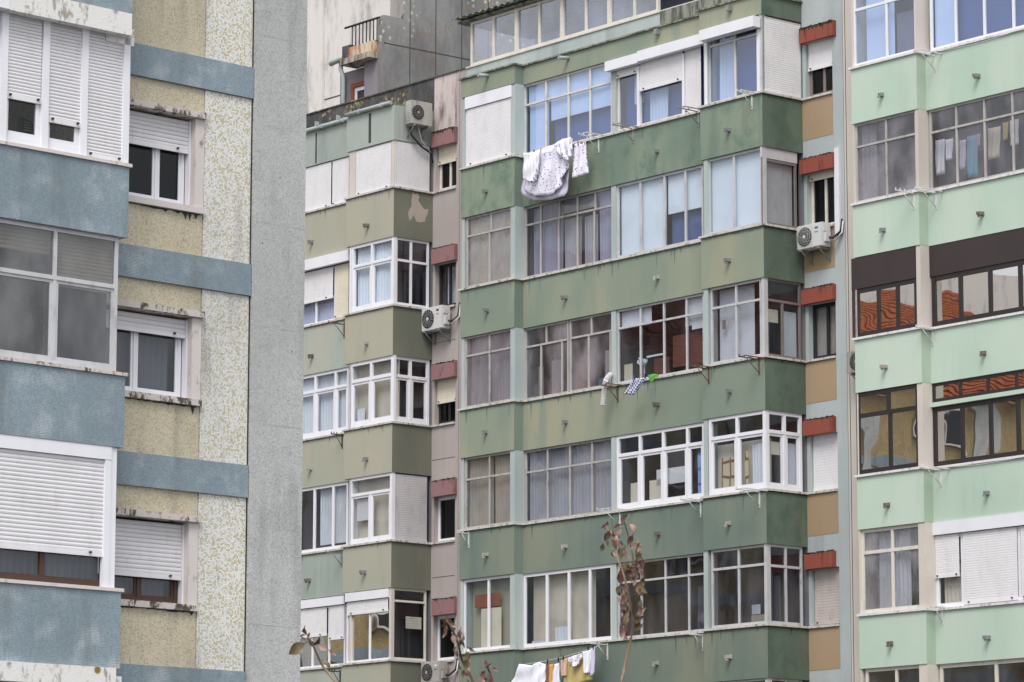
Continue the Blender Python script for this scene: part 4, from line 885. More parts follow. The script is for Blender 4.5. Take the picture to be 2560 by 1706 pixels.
# ------------------------------------------------------------------ mosaic block (left)
lb = thing('apartment_building', 'mosaic tiled apartment block at the left with blue balconies and a broad grey end pillar', 'building', FL, -2, 0, GZ)
LF = Pl('f', 0); NEAR = lb.name
BT = [12.10, 9.28, 6.45, 3.60]; BB = [11.655, 8.835, 6.0, 3.15]
WT = [zl(490, 294.7, .05), zl(486, 793, .05), zl(474.6, 1305, .05)]; WS = [zl(506, 520, .05), zl(497.6, 1000, .05), zl(490, 1513, .05)]
o0, o1 = -3.0, -.955
mb = MB(); mb.prism([(o1+.145, -.3), (o1, -.3), (o1, -.002), (o1+.145, -.002)], GZ, 17); mb.prism([(-9, -.3), (o0, -.3), (o0, 0), (-9, 0)], GZ, 17)
ztop = 17
for k in range(4):
    lo = WT[k]+.09 if k < 3 else GZ
    mb.prism([(o0, -.3), (o1-.001, -.3), (o1-.001, -.002), (o0, -.002)], (lo if k < 3 else GZ), ztop)
    if k < 3: ztop = WS[k]-.09
mb.build('beige_wall', 'beige_mosaic', lb)
ztop = 17
for k in range(4):
    mb = MB(); mb.prism([(o1+.155, -.3), (.025, -.3), (.025, .012), (o1+.155, .012)], BT[k]+.002, ztop); mb.build('mosaic_strip', 'white_mosaic', lb); ztop = BB[k]-.004
    mb = MB(); mb.prism([(-9, 0.001), (.03, 0.001), (.03, .05), (-9, .05)], BB[k], BT[k]); mb.build('blue_band', 'blue_mosaic', lb)
mb = MB(); mb.prism([(o1+.155, -.3), (.025, -.3), (.025, .012), (o1+.155, .012)], GZ, BB[3]-.004); mb.build('mosaic_strip', 'white_mosaic', lb)
pe = FL.sx(759, 8, .05)
mb = MB(); mb.prism([(.045, -14), (pe, -14), (pe, .05), (.045, .05)], GZ, 17); mb.build('grey_pillar', 'grey_mosaic', lb)
mb = MB(); mb.box(LF, .027, .043, -.2, .02, GZ, 17); mb.box(LF, o1+.146, o1+.1545, -.2, -.01, GZ, 17); mb.build('joint', 'black_growth', lb)
mb = MB(); mb.prism([(-9, -1.6), (.04, -1.6), (.04, -14), (-9, -14)], GZ, 17); mb.build('inner_wall', 'interior_plaster', lb)
shb = [zl(476.5, 382.8, -.1), zl(476.5, 844.7, -.1), zl(467, 1448.5, -.1)]
LW = Pl('f', -.16)
for k in range(3):
    mt = ['pvc_white', 'pvc_white', 'dark_wood_frame'][k]
    am = FL.sx([1022/2.613, 880/2.613, 905/2.613][k], WS[k]+.3, -.16)
    w_ = window(lb, LW, [o0+.05, am-.9, am, o1-.06], WS[k]+.005, WT[k]-.03, mat=mt, gl=['glass_dark', 'glass', 'glass'][k], fw_=.05, inset=0, sash=1,
        cover=[[], [('curtain', o0+.1, o1-.15, .02, .98, 'curtain_dark')], [('curtain', o0+.1, o1-.15, .02, .98, 'curtain_dark')]][k])
    add_shutter(w_, LW, o0+.02, o1-.05, shb[k]+.03, WT[k]-.03, d=.06, pitch=.055)
    mb = MB(); mb.box(LW, o1-.048, o1-.02, .0, .09, WS[k]+.004, WT[k]-.035); mb.build('shutter_guide', 'pvc_white', w_)
    mb = MB(); mb.box(LF, o0, o1+.15, -.2, .09, WT[k], WT[k]+.085); mb.build('window_lintel', 'dirty_marble', lb)
    mb = MB(); mb.box(LF, o1-.018, o1+.142, -.2, .025, WS[k]+.002, WT[k]-.002); mb.build('window_jamb', 'marble', lb)
    drips(lb, LF, -2.4, o1+.1, WS[k]-.087, 'stain_dark', .02, .12, .08, k+200); drips(lb, LF, -2.3, o1-.0, WT[k]+.32, 'black_growth', .01, .02, .1, k+220) if k < 0 else None
    mb = MB(); mb.box(LF, o0, o1+.142, -.2, .06, WS[k]-.085, WS[k]); mb.build('window_sill', 'marble' if k == 0 else 'dirty_marble', lb)
for i, z in enumerate((4.25, 5.6, 7.05, 8.42, 9.9, 11.3, 12.6)):
    mb = MB(); mb.box(LF, .06+.12*(i % 3), pe-.02-.1*(i % 2), .0505, .0515, z, z+.007); mb.build('joint', 'seam_grey', lb)
rnd = random.Random(3)
for i in range(7):
    x, z = rnd.uniform(.1, pe-.08), rnd.uniform(3.7, 13); q = rnd.uniform(.006, .012); mb = MB(); mb.disc(LF, x, .0495, z, q, .002, 7); mb.build('chip', 'black_growth', lb)
# balconies
BLN = .9; bx1 = FL.sx(322, 9.8, BLN)
PT = [zl(325, 411, BLN), zl(319.6, 934, BLN), zl(302, 1472, BLN)]; PBt = [zl(330, 61, BLN), zl(320.7, 595, BLN), zl(309, 1120, BLN), zl(298, 1672, BLN)]
PT = [PT[0]+2.85]+PT
for k in range(4):
    mb = MB(); mb.wall([(-9, BLN), (bx1, BLN), (bx1, .052)], .14, PBt[k], PT[k]-.045); mb.build('balcony_parapet', 'blue_mosaic', lb)
    mb = MB(); mb.wall([(-9, BLN), (bx1, BLN), (bx1, .052)], .22, PT[k]-.045, PT[k], .03); mb.build('balcony_sill', 'marble' if k in (1, 3) else 'dirty_marble', lb)
    mb = MB(); mb.prism([(-9, .053), (-9, BLN-.142), (bx1-.142, BLN-.142), (bx1-.142, .053)], PBt[k]+.01, PBt[k]+.2); mb.build('balcony_slab', 'interior_plaster', lb)
LE = Pl('f', BLN-.03)
def cL(px, z, n=BLN-.03): return [FL.sx(p, z, n) for p in px]
s_ = 780/2038
# enclosure 1 (top)
z0, z1 = PT[1]+.002, zl(315, 99, BLN+.02)
e = cL([-60, 10, 114, 211, 316], (z0+z1)/2)
w_ = window(lb, LE, e, z0, z1+.1, mat='pvc_white', gl='glass_dark', fw_=.09, inset=.03, dep=.07, sash=1)
for p0, p1, q in ((17, 104, (15, 233.5)), (124.5, 203, (124, 294.7)), (219.5, 309, (310, 404))):
    a, b = cL([p0, p1], (z0+z1)/2); zb = FL.at(q[0], q[1], BLN-.03)[1]
    add_shutter(w_, LE, a, b, max(zb, z0+.06), z1+.05, 'shutter_white', d=-.02, pitch=.045)
    if p0 != 17: pass
for p in (10, 114, 211, 315):
    a = cL([p], (z0+z1)/2)[0]; mb = MB(); mb.box(LE, a-.052, a+.052, -.03, .012, z0+.001, z1+.05); mb.build('shutter_guide', 'pvc_white', w_)
a, b, c = cL([-60, 26, 330], z1+.2, BLN+.14); mb = MB(); mb.box(LE, a, b-.004, .013, .17, z1+.04, z1+.36); mb.build('shutter_box', 'pvc_white', w_)
mb = MB(); mb.box(LE, b, c, .013, .17, z1+.03, z1+.33); mb.build('shutter_box', 'lichen_white', w_)
mb = MB(); mb.box(LE, c-.30, c+.16, -.35, .012, z1-.06, z1+.17); mb.build('shutter_box_end', 'lichen_white', w_)
# enclosure 2
z0, z1 = PT[2]+.002, PBt[1]-.002
tz = zl(289, 716, BLN-.03); e = cL([-70, 141, 298], (z0+z1)/2)
window(lb, LE, e, z0, z1, mat='aluminium', gl='glass_fog', tz=tz, fw_=.055, inset=.04, sash=1, cover=[
  ('slats', e[0], e[1], .80, .99, 'shutter_cream'), ('slats', e[1]+.02, e[2], .60, .99, 'shutter_cream'), ('back', e[0], e[1], .02, .7, 'damask'), ('back', e[1]+.02, e[2], .02, .6, 'curtain_dark')])
# enclosure 3
z0, z1 = PT[3]+.002, PBt[2]-.002
e = cL([-80, 113, 272], z0+.3); zb = zl(254, 1388, BLN-.03); zt = zl(268, 1150, BLN-.03)
w_ = window(lb, LE, e, z0, zt, mat='dark_wood_frame', gl='glass', fw_=.08, inset=.06, cover=[('curtain', e[0], e[2], .02, .98, 'curtain_dark')])
a = cL([258], z0+.5)[0]; add_shutter(w_, LE, e[0], a, zb+.03, zt, d=-.02, pitch=.055)
b1, b2, b3 = cL([258, 273, 288], z0+.6)
mb = MB(); mb.box(LE, b1, b2, -.06, .015, z0, zt); mb.box(LE, b2+.003, b3, -.1, .0, z0, z1); mb.build('shutter_guide', 'pvc_white', w_)
mb = MB(); mb.box(LE, -9, b2, -.1, .02, zt+.001, z1); mb.build('shutter_box', 'pvc_white', w_)
# enclosure 4 (only its box shows)
z1 = PBt[3]-.004; a = cL([290], z1-.2, BLN+.1)[0]
w_ = window(lb, LE, [a-3, a-1.2, a-.02], z1-2.0, z1-.26, mat='pvc_white', gl='glass_dark', inset=.05)
mb = MB(); mb.box(LE, -9, a, -.02, .13, z1-.25, z1); mb.build('shutter_box', 'lichen_white', w_)
mb = MB(); mb.box(LE, a+.004, a+.14, -.3, .06, z1-.5, z1-.1); mb.build('shutter_box_end', 'lichen_white', w_)
mb = MB(); mb.prism([(-9, .05), (bx1-.02, .05), (bx1-.02, .86), (-9, .86)], GZ, z1-2.02); mb.build('lower_wall', 'blue_mosaic', lb)
mb = MB(); mb.prism([(-9, .05), (bx1-.02, .05), (bx1-.02, .86), (-9, .86)], PT[0]+.002, 17); mb.build('upper_wall', 'blue_mosaic', lb)

# ------------------------------------------------------------------ rooftop tower behind
tb = thing('stair_tower', 'weathered grey concrete stair tower with small railed balcony above the olive green block', 'tower', FC, -7, -5, GZ)
TN = -3.0; TS = FC.sx(958, 21.5, TN); ST = Pl('s', TS)
nn = [TN]+[FC.sn(x, 23, TS) for x in (1024.6, 1089, 1154, 1220)]+[-16]
ztp = FC.side(953, 36, TS)[1]
mb = MB(); mb.prism([(TS-.25, nn[1]+.002), (TS, nn[1]+.002), (TS, TN), (TS-.25, TN)], GZ, ztp); mb.prism([(TS-.3, -16), (TS, -16), (TS, nn[1]), (TS-.3, nn[1])], GZ, 34)
mb.build('side_wall', 'grey_tower', tb)
mb = MB()
for n in nn[1:-1]: mb.box(ST, n-.012, n+.012, .001, .006, 19, 34)
zj = FC.side(958.6, 107, TS)[1]; mb.box(ST, TN, -16, .001, .004, zj-.015, zj+.015); mb.build('panel_joint', 'stain_dark', tb)
TF = Pl('f', TN); tz_b = zc(957, 133, TN+.25)
a, b, c = [FC.sx(x, 22, TN-.3) for x in (850, 912, 958)]
a1 = FC.sx(910, 22, TN)
mb = MB(); mb.prism([(a, -3.6), (TS-.26, -3.6), (TS-.26, TN-.3), (a, TN-.3)], GZ, tz_b); mb.prism([(a1, TN-.295), (TS-.002, TN-.295), (TS-.002, TN-.005), (a1, TN-.005)], GZ, tz_b-.002); mb.build('front_wall', 'mauve_wall', tb)
TW = Pl('f', TN-.3); wz0, wz1 = zc(885, 262, TN-.3), zc(883, 213, TN-.3); x0 = FC.sx(883, 21, TN-.3)
mb = MB(); mb.box(TW, x0, x0+.12, .003, .1, wz0-.4, wz1); mb.box(TW, x0+.121, x0+1.2, .003, .1, wz1-.12, wz1); f_ = mb.build('window_surround', 'red_box', tb)
w_ = window(tb, TW, [x0+.125, x0+1.2], wz0-.4, wz1-.125, mat='pvc_white', gl='glass_dark', fw_=.1, inset=-.06)
# balcony slab, upstand and rail
x0, x1 = FC.sx(848, 23, TN+.3), FC.sx(956, 23, TN+.3)
mb = MB(); mb.prism([(x0, TN-.29), (TS-.255, TN-.29), (TS-.255, TN+.28), (x0, TN+.28)], tz_b+.002, tz_b+.16); mb.build('balcony_slab', 'pale_slab', tb)
u0 = FC.sx(871, 23, TN+.1); zu = zc(948, 96, TN+.1)
mb = MB(); mb.prism([(u0, TN-.06), (TS-.26, TN-.06), (TS-.26, TN+.1), (u0, TN+.1)], tz_b+.162, zu); mb.build('balcony_upstand', 'rust_slab', tb)
mb = MB(); mb.prism([(u0-.35, TN-1.5), (u0-.004, TN-1.5), (u0-.004, TN+.05), (u0-.35, TN+.05)], tz_b+.162, zu+.1); mb.build('balcony_end', 'roof_parapet', tb)
zr = zc(948, 43, TN+.1); r0 = FC.sx(861, 24, TN+.1)
mb = MB(); mb.tube([(r0, -(TN+.08), zr), (TS-.1, -(TN+.08), zr)], .03, 6)
for i in range(8):
    x = r0+.3+(TS-.15-r0-.3)*i/7.4; mb.tube([(x, -(TN+.06), zu-.25 if i < 1 else zu-.05), (x, -(TN+.06), zr)], .018, 6)
mb.build('railing', 'black_rubber', tb)
# sloping dark stair behind the rail
mb = MB(); q = [(r0+.1, zu-.1), (TS-.3, zu-.1), (TS-.3, zu+1.15), (r0+.5, zu+.15)]
A0 = [Vector((x, -(TN-1.0), z)) for x, z in q]; A1 = [Vector((x, -(TN-1.6), z)) for x, z in q]; mb.hexa(A0+A1); mb.build('stair_flank', 'roof_parapet', tb)
mb = MB(); x = FC.sx(858, 22, TN-.2); zt = zc(858, 165, TN-.2)
mb.tube([(x, -(TN-.2), 19), (x, -(TN-.2), zt-.3), (x-.12, -(TN-.2), zt-.1), (x-.12, -(TN-.2), zt+.1)], .06, 10)
mb.tube([(x-.45, -(TN-.1), zt+.12), (x+.45, -(TN-.1), zt+.2)], .07, 10); mb.build('downpipe', 'pipe_grey', tb)
mb = MB(); x = [FC.sx(p, 26, -7) for p in (960, 1040)]; mb.prism([(x[0], -7.6), (x[1]+.6, -7.6), (x[1]+.6, -7), (x[0], -7)], GZ, 34); mb.build('back_wall', 'mauve_wall', tb)
wt = thing('tower', 'tall off-white stained rendered tower behind the railed balcony', 'tower', FC, -10, -6, GZ)
x0, x1, x2 = [FC.sx(p, 23, -6) for p in (660, 804, 967)]
mb = MB(); mb.prism([(x1+.003, -11), (x2, -11), (x2, -6.1), (x1+.003, -6.1)], GZ, 34); mb.prism([(x0, -11), (x1, -11), (x1, -6), (x0, -6)], GZ, 34); mb.build('wall', 'white_tower', wt)
mb = MB(); mb.box(Pl('f', -6.1), x1+.01, x2, .001, .01, 23.4, 23.43); mb.build('panel_joint', 'stain_dark', wt)

# ------------------------------------------------------------------ the block across the street, seen in the window glass
rb = thing('apartment_building', 'beige block with tiled roof across the street, seen only mirrored in window glass', 'building', FL, -3, -56, GZ)
RN = -56.0; RF = Pl('f', RN)
mb = MB(); mb.prism([(-44, RN-12), (24, RN-12), (24, RN), (-44, RN)], GZ, 20.9); mb.build('wall', 'gold_mosaic', rb)
mb = MB(); mb.prism([(-45, RN-14), (25, RN-14), (25, RN-12.1), (-45, RN-12.1)], GZ, 29.5); mb.build('rear_wall', 'white_tower', rb)
mb = MB()
for i in range(7): mb.box(RF, -44, 24, .01, .06, 3.5+i*2.85-2.85, 3.95+i*2.85-2.85)
mb.build('blue_band', 'blue_mosaic', rb)
mb = MB()
for p in range(11): x = -41.6+p*6.3; mb.box(RF, x, x+.9, .01, .09, GZ, 21.1)
mb.build('pilaster', 'grey_mosaic', rb)
for i in range(7):
    for j in range(11):
        x = -39.8+j*6.3; z = 1.9+i*2.85; v = (i*5+j*3) % 4
        w_ = MB(); w_.box(RF, x-.1, x+1.9, .01, .12, z-.1, z+1.35); w_.box(RF, x-.1, x+1.9, .12, .2, z-.12, z-.04); fr = w_.build('window', 'marble', rb)
        w_ = MB(); w_.box(RF, x, x+1.8, .121, .125, z, z+.5+.2*v); w_.build('pane', 'black_frame', fr)
        w_ = MB(); w_.box(RF, x, x+1.8, .121, .135, z+.502+.2*v, z+1.25); w_.build('shutter', 'shutter_white', fr)
mb = MB()
for i in range(26):
    y0 = i*.42; z0 = 20.92+i*.235; mb.prism([(-44.4, RN+.5-y0-.44), (24.4, RN+.5-y0-.44), (24.4, RN+.5-y0), (-44.4, RN+.5-y0)], z0, z0+.10)
mb.build('roof', 'roof_tile', rb)
# ------------------------------------------------------------------ air conditioners
def ac(label, pl, a0, a1, dback, dfront, z0, z1, mat, fan=.62, panel=True, grid=False, pipes=None, sticker=None):
    """outdoor unit: a0 is the edge at the left of the picture; fan on that side of the front"""
    sg = 1 if a1 > a0 else -1; am = (a0+a1)/2
    n0, s0 = (pl.c+dback, am) if pl.k == 'f' else (am, pl.c+dback)
    t = thing('air_conditioner', label, 'air conditioner', FC, s0, n0, z0, None)
    mb = MB(); mb.box(pl, a0, a1, dback, dfront, z0, z1); bmesh.ops.bevel(mb.b, geom=mb.b.edges[:], offset=.012, segments=2, affect='EDGES'); mb.build('casing', mat, t)
    H = z1-z0; r = min(H*.41, abs(a1-a0)*fan*.46); ca = a0+(a1-a0)*fan*.5; cz = (z0+z1)/2
    mb = MB(); mb.disc(pl, ca, dfront+.001, cz, r, .004); mb.build('fan_opening', 'dark_grille', t)
    mb = MB()
    for q in (1.0, .75, .5): mb.ring(pl, ca, dfront+.016, cz, r*q, .0025)
    for i in range(16):
        c, s = math.cos(i*math.pi/8+.2), math.sin(i*math.pi/8+.2); mb.tube([pl.p(ca+c*r*.18, dfront+.018, cz+s*r*.18), pl.p(ca+c*r*1.01, dfront+.016, cz+s*r*1.01)], .002, 4)
    if grid:
        for i in range(9):
            x = a0+(a1-a0)*fan*(.02+.96*i/8); mb.tube([pl.p(x, dfront+.022, z0+.03), pl.p(x, dfront+.022, z1-.03)], .0022, 4)
            z = z0+.03+(H-.06)*i/8; mb.tube([pl.p(a0, dfront+.022, z), pl.p(a0+(a1-a0)*fan, dfront+.022, z)], .0022, 4)
    mb.build('fan_guard', mat, t)
    mb = MB(); mb.disc(pl, ca, dfront+.02, cz, r*.18, .008, 16); mb.build('fan_hub', mat, t)
    if panel:
        x = a0+(a1-a0)*(fan+.03); mb = MB(); mb.box(pl, x, a1-sg*.012, dfront+.001, dfront+.006, z0+.02, z1-.02); mb.build('front_panel', mat, t)
        if sticker:
            xm = x+(a1-x)*.35; mb = MB(); mb.box(pl, xm-.05, xm+.05, dfront+.007, dfront+.008, z1-.13, z1-.085); mb.build('badge', sticker, t)
            mb = MB()
            for j in range(4): mb.box(pl, xm-.05+j*.026, xm-.034+j*.026, dfront+.007, dfront+.008, z1-.215, z1-.19)
            mb.build('lettering', 'dark_print', t)
            mb = MB(); mb.box(pl, a1+sg*.001, a1+sg*.06, dback+.06, dback+.2, z0+.1, z0+.3); mb.box(pl, a1+sg*.001, a1+sg*.02, dback+.1, dback+.22, z1-.2, z1-.08); mb.build('valve_cover', mat, t)
    # side louvres on the picture's left end
    mb = MB()
    for i in range(5):
        d = dback+.03+(dfront-dback-.06)*i/4; mb.tube([pl.p(a0-sg*.008, d, z0+.04), pl.p(a0-sg*.008, d, z1-.04)], .004, 4)
    for i in range(9):
        z = z0+.04+(H-.08)*i/8; mb.tube([pl.p(a0-sg*.008, dback+.03, z), pl.p(a0-sg*.008, dfront-.03, z)], .004, 4)
    mb.build('side_louvre', 'wire_white', t)
    for f in (.15, .85):
        x = a0+(a1-a0)*f; mb = MB(); mb.box(pl, x-.02, x+.02, .007, dfront+.03, z0-.045, z0-.004); mb.box(pl, x-.02, x+.02, .007, .03, z0-.3, z0-.046)
        mb.tube([pl.p(x, .03, z0-.27), pl.p(x, dfront-.03, z0-.05)], .012, 5); mb.build('bracket', 'galvanised', t)
    if pipes:
        for i, pt in enumerate(pipes):
            mb = MB(); mb.tube(pt, .018+.006*(i == 0), 8); mb.build('hose', 'wire_white' if i else 'black_rubber', t)
    return t
PG = Pl('f', GN)
n0, z1 = FC.side(B_(985)[0], 249, -4.33); n1, zz = FC.side(B_(1162)[0], 300, -4.33); z0 = FC.side(B_(985)[0], 308, -4.33)[1]
ac('grimy old air conditioner high on the olive green block below the dark roof parapet', Pl('s', -4.63), n0, n1, .05, .30, z0, z1, 'ac_dirty', .62, False, False,
   [[(-4.5, -(n0-.1), z0), (-4.52, -(n0-.15), z0-.25), (-4.5, -(n0-.45), z0-.5), (-4.55, -(n0-.8), z0-.62), (-4.56, -(n0-.86), z0-.85)], [(-4.45, -(n0-.3), z0), (-4.5, -(n0-.45), z0-.35), (-4.52, -(n0-.75), z0-.6)]])
def acm(label, x0, x1, yt, yb, **kw):
    n = GN+.36; a0, a1 = FC.sx(x0, 14, n), FC.sx(x1, 14, n)
    a0 = FC.at(x0, yt, n)[0]; a1, z1 = FC.at(x1, yt, n); z0 = FC.at(x1, yb, n)[1]
    return ac(label, PG, a0, a1, .10, .36, z0, z1, **kw), a1, z0, z1
def hoses(a1, z0, z1): 
    return [[(a1+.02, -(GN+.2), z0+.2), (a1+.16, -(GN+.2), z0+.16), (a1+.27, -(GN+.08), z0+.3), (a1+.30, -(GN+.05), z1+.05)],
            [(a1+.02, -(GN+.17), z0+.15), (a1+.18, -(GN+.15), z0+.1), (a1+.31, -(GN+.07), z0+.28), (a1+.33, -(GN+.05), z1)]]
for lab, x0, x1, yt, yb, kw in (
  ('white air conditioner on the pink recess wall under the open dark window', *B_(1070, 1245), 762, 820, dict(mat='ac_white', fan=.64, sticker='dark_print')),
  ('white air conditioner with square wire guard below a white cable duct', *D_(1345, 1637), 554, 614, dict(mat='ac_white', fan=.63, grid=True, sticker='blue_print')),
  ('grubby air conditioner on the pink recess wall cut off by the bottom edge', *C_(1200, 1358), 1652, 1706, dict(mat='ac_dirty', fan=.68, sticker='shutter_white'))):
    n = GN+.36; a1 = FC.at(x1, yt, n)[0]; z1 = FC.at(x1, yt, n)[1]; z0 = FC.at(x1, yb, n)[1]
    acm(lab, x0, x1, yt, yb, pipes=hoses(a1, z0, z1), **kw)
n = GN+.4; a0, z1 = FC.at(2117, 880, n); z0 = FC.at(2117, 935, n)[1]
ac('dark air conditioner peeking out behind the corner of the mint green block', PG, a0, a0+.8, .1, .4, z0, z1, 'ac_dirty', .7, False, True)

# ------------------------------------------------------------------ clothes racks: an arm with pegs and a strut below it
def rack(label, px, py, n, L=.6, mat='wire_white', twin=.0, side=1):
    """px, py: where the arm meets the wall"""
    a, z = FC.at(px, py, n); mb = MB(); y = lambda d: -(n+d)
    for q in ([0, twin] if twin else [0]):
        mb.box(Pl('f', n), a+q-.011, a+q+.011, .0, L, z-.011, z+.011)
    if twin:
        mb.tube([(a, y(L), z), (a+twin, y(L), z)], .009, 5); mb.tube([(a, y(L*.55), z), (a+twin, y(L*.55), z)], .007, 5)
    mb.tube([(a, y(.005), z-.30), (a, y(L*.62), z-.01)], .009, 5); mb.box(Pl('f', n), a-.02, a+.02, .0, .012, z-.34, z+.04)
    for i in range(3): mb.box(Pl('f', n), a-.009, a+.009, L*(.5+.24*i)-.009, L*(.5+.24*i)+.009, z+.0112, z+.055)
    return solo('clothes_rack', mb, mat, label, 'clothes rack', FC, a, n, z, 'folding clothes racks under the windows')
RK = [
 ('white clothes rack at the left end of the long floral laundry sheet', 1306, 392, 0, .35, 'wire_white', 0),
 ('white clothes rack at the right end of the floral laundry under the top floor windows', 1497, 346, 0, .62, 'wire_white', .3),
 ('grey clothes rack under the short shutter beside the lace curtain on the top floor', 1583, 322, 0, .62, 'galvanised', .2),
 ('grey clothes rack under the closed top floor shutter left of the projecting bay', 1747, 280, 0, .62, 'galvanised', .2),
 ('small white clothes rack under the projecting top right bay window with the tied curtain', 1880, 236, BN, .45, 'wire_white', .15),
 ('rusty clothes rack left of the bay under the dark window with the terracotta chairs', 1772, 922, BN, .55, 'rusty_metal', .2),
 ('rusty clothes rack under the bay window with two pictures on its inner wall', 1898, 899, BN, .6, 'rusty_metal', .2),
 ('rusty clothes rack beside the white ribbed hose', 1545, 969, 0, .5, 'rusty_metal', .3),
 ('pale clothes rack under the tilted open window', 1752, 1255, 0, .6, 'wire_white', .25),
 ('white clothes rack under the white bay window with the patterned towel', 1899, 1230, BN, .7, 'wire_white', .25),
 ('white clothes rack just above the tip of the tallest leafy branch', 1550, 1281, 0, .7, 'wire_white', .45),
 ('white clothes rack at the left corner under the beige curtained window', 1172, 1334, BN, .35, 'wire_white', 0),
 ('white clothes rack at the right end of the bottom laundry line', 1519, 1612, 0, .5, 'wire_white', 0),
 ('white pegged clothes rack left of the lowest whole green bay', 1757, 1589, 0, .4, 'wire_white', .12),
 ('rusty clothes rack on the olive green block under the half closed shutter', 861, 812, 0, .5, 'rusty_metal', 0),
 ('short black clothes rack on the olive green block under the white three-part window', 856, 1088, 0, .35, 'black_rubber', 0),
 ('dark clothes rack on the olive green block under the window with a missing left pane', 855, 1384, 0, .5, 'galvanised', .1),
 ('dark clothes rack on the olive green block close to the lowest mirrored window', 851, 1680, 0, .35, 'black_rubber', 0),
 ('white clothes rack at the inner corner of the mint block, topmost of its column', 2337, 140, 0, .62, 'wire_white', .2),
 ('white clothes rack at the inner corner of the mint block under indoor washing', 2340, 483, 0, .62, 'wire_white', .2),
 ('thin white clothes rack under the textured left window of the mint block', 2285, 484, BN, .55, 'wire_white', 0),
 ('white clothes rack at the inner corner of the mint block under the orange reflections', 2332, 825, 0, .5, 'wire_white', .1),
 ('white clothes rack on the mint block under the lowest dark mirrored windows', 2352, 1176, 0, .62, 'wire_white', .25),
 ('white folded clothes rack on the mint block beside the low white shutter', 2356, 1520, 0, .35, 'wire_white', .1)]
for r in RK: rack(*r)
def line(label, p0, p1, n):
    (a, z), (b, zz) = FC.at(*p0, n), FC.at(*p1, n); mb = MB()
    pts = [(a+(b-a)*t/8, -n, z+(zz-z)*t/8-.06*math.sin(math.pi*t/8)) for t in range(9)]; mb.tube(pts, .006, 5)
    solo('clothes_line', mb, 'wire_white', label, 'clothes line', FC, a, n, z)
line('washing line carrying the white floral sheet and small cloth', (1303, 388), (1476, 346), .42)
line('washing line of the bottom laundry with the yellow towel', (1293, 1664), (1500, 1614), .42)
line('washing line carrying the checked cloth and the green cloth', (1520, 962), (1720, 924), .40)
line('thin line slung below the top windows of the mint block', (2330, 131), (2560, 70), .30)
line('thin line slung below the dark mirrored windows of the mint block', (2330, 1168), (2560, 1141), .40)

# ------------------------------------------------------------------ washing
def cloth(name, label, cat, top, bot, n, mat, group=None, amp=.03, freq=5, seed=0, cols=26, rows=14, fringe=0, pegs=None):
    """a hanging cloth between a top edge and a bottom edge (picture points on the hanging plane), with folds and a thickness"""
    rnd = random.Random(seed); ph = rnd.random()*6; mb = MB(); g = []
    def at(poly, t):
        L = [0]
        for p, q in zip(poly, poly[1:]): L.append(L[-1]+math.hypot(q[0]-p[0], q[1]-p[1]))
        x = t*L[-1]
        for i in range(len(poly)-1):
            if x <= L[i+1] or i == len(poly)-2:
                f = (x-L[i])/max(1e-6, L[i+1]-L[i]); return poly[i][0]+f*(poly[i+1][0]-poly[i][0]), poly[i][1]+f*(poly[i+1][1]-poly[i][1])
    for j in range(rows+1):
        r = []; t = j/rows
        for i in range(cols+1):
            s = i/cols; a = at(top, s); b = at(bot, s)
            x, y = a[0]+(b[0]-a[0])*t, a[1]+(b[1]-a[1])*t
            if fringe and j == rows and i % 2: y -= fringe
            S, z = FC.at(x, y, n)
            d = amp*(math.sin(freq*2*math.pi*s+ph+1.2*t)+.6*math.sin(freq*3.3*math.pi*s+ph*2+t*3))*(.35+.65*t)+.25*amp*math.sin(9*t+ph+6*s)
            r.append(mb.b.verts.new((S, -(n+d), z)))
        g.append(r)
    for j in range(rows):
        for i in range(cols): mb.b.faces.new((g[j][i], g[j][i+1], g[j+1][i+1], g[j+1][i]))
    S, z = FC.at(*top[0], n)
    o = solo(name, mb, mat, label, cat, FC, S, n, z, group, smooth=True)
    m = o.modifiers.new('thick', 'SOLIDIFY'); m.thickness = .006
    return o
WH = 'washing hung out to dry'
cloth('bed_sheet', 'large white sheet with small dark flowers and a slanting lower hem', 'sheet', [(1345, 378), (1375, 372), (1398, 350), (1428, 343)], [(1312, 478), (1306, 492), (1370, 500), (1400, 498), (1423, 420)][0:1]+[(1330, 492), (1385, 486), (1398, 470), (1427, 400)], .46, 'floral_cloth', WH, .05, 4, 1)
cloth('under_sheet', 'plain pale sheet with a rounded hem hanging behind the floral one', 'sheet', [(1318, 384), (1430, 346)], [(1305, 480), (1310, 492), (1335, 501), (1380, 500), (1410, 490), (1418, 470), (1432, 360)], .38, 'cloth_lilac', WH, .03, 3, 2)
cloth('fringed_cloth', 'crumpled white fringed cloth at the left end of the floral sheet', 'cloth', [(1311, 383), (1352, 380)], [(1308, 440), (1312, 452), (1325, 458), (1338, 455), (1345, 430)], .52, 'cloth_white', WH, .05, 6, 3, fringe=5)
cloth('shirt', 'white floral garment with a sleeve lying over the right end of the sheet', 'garment', [(1385, 362), (1415, 350), (1429, 343)], [(1398, 388), (1412, 396), (1424, 406), (1432, 372)], .55, 'floral_cloth', WH, .05, 3, 4, 14, 10)
cloth('pillowcase', 'narrow white pillowcase with small dark hearts right of the floral sheet', 'cloth', [(1436, 362), (1447, 357), (1453, 361), (1464, 354)], [(1428, 446), (1440, 444), (1469, 433)], .45, 'floral_cloth', WH, .025, 3, 5)
cloth('t_shirt', 'white shirt at the left end of the bottom washing line', 'shirt', [(1295, 1660), (1330, 1664), (1348, 1655), (1364, 1662)], [(1280, 1706), (1300, 1740), (1345, 1735), (1362, 1702)], .45, 'cloth_white', WH, .05, 4, 6)
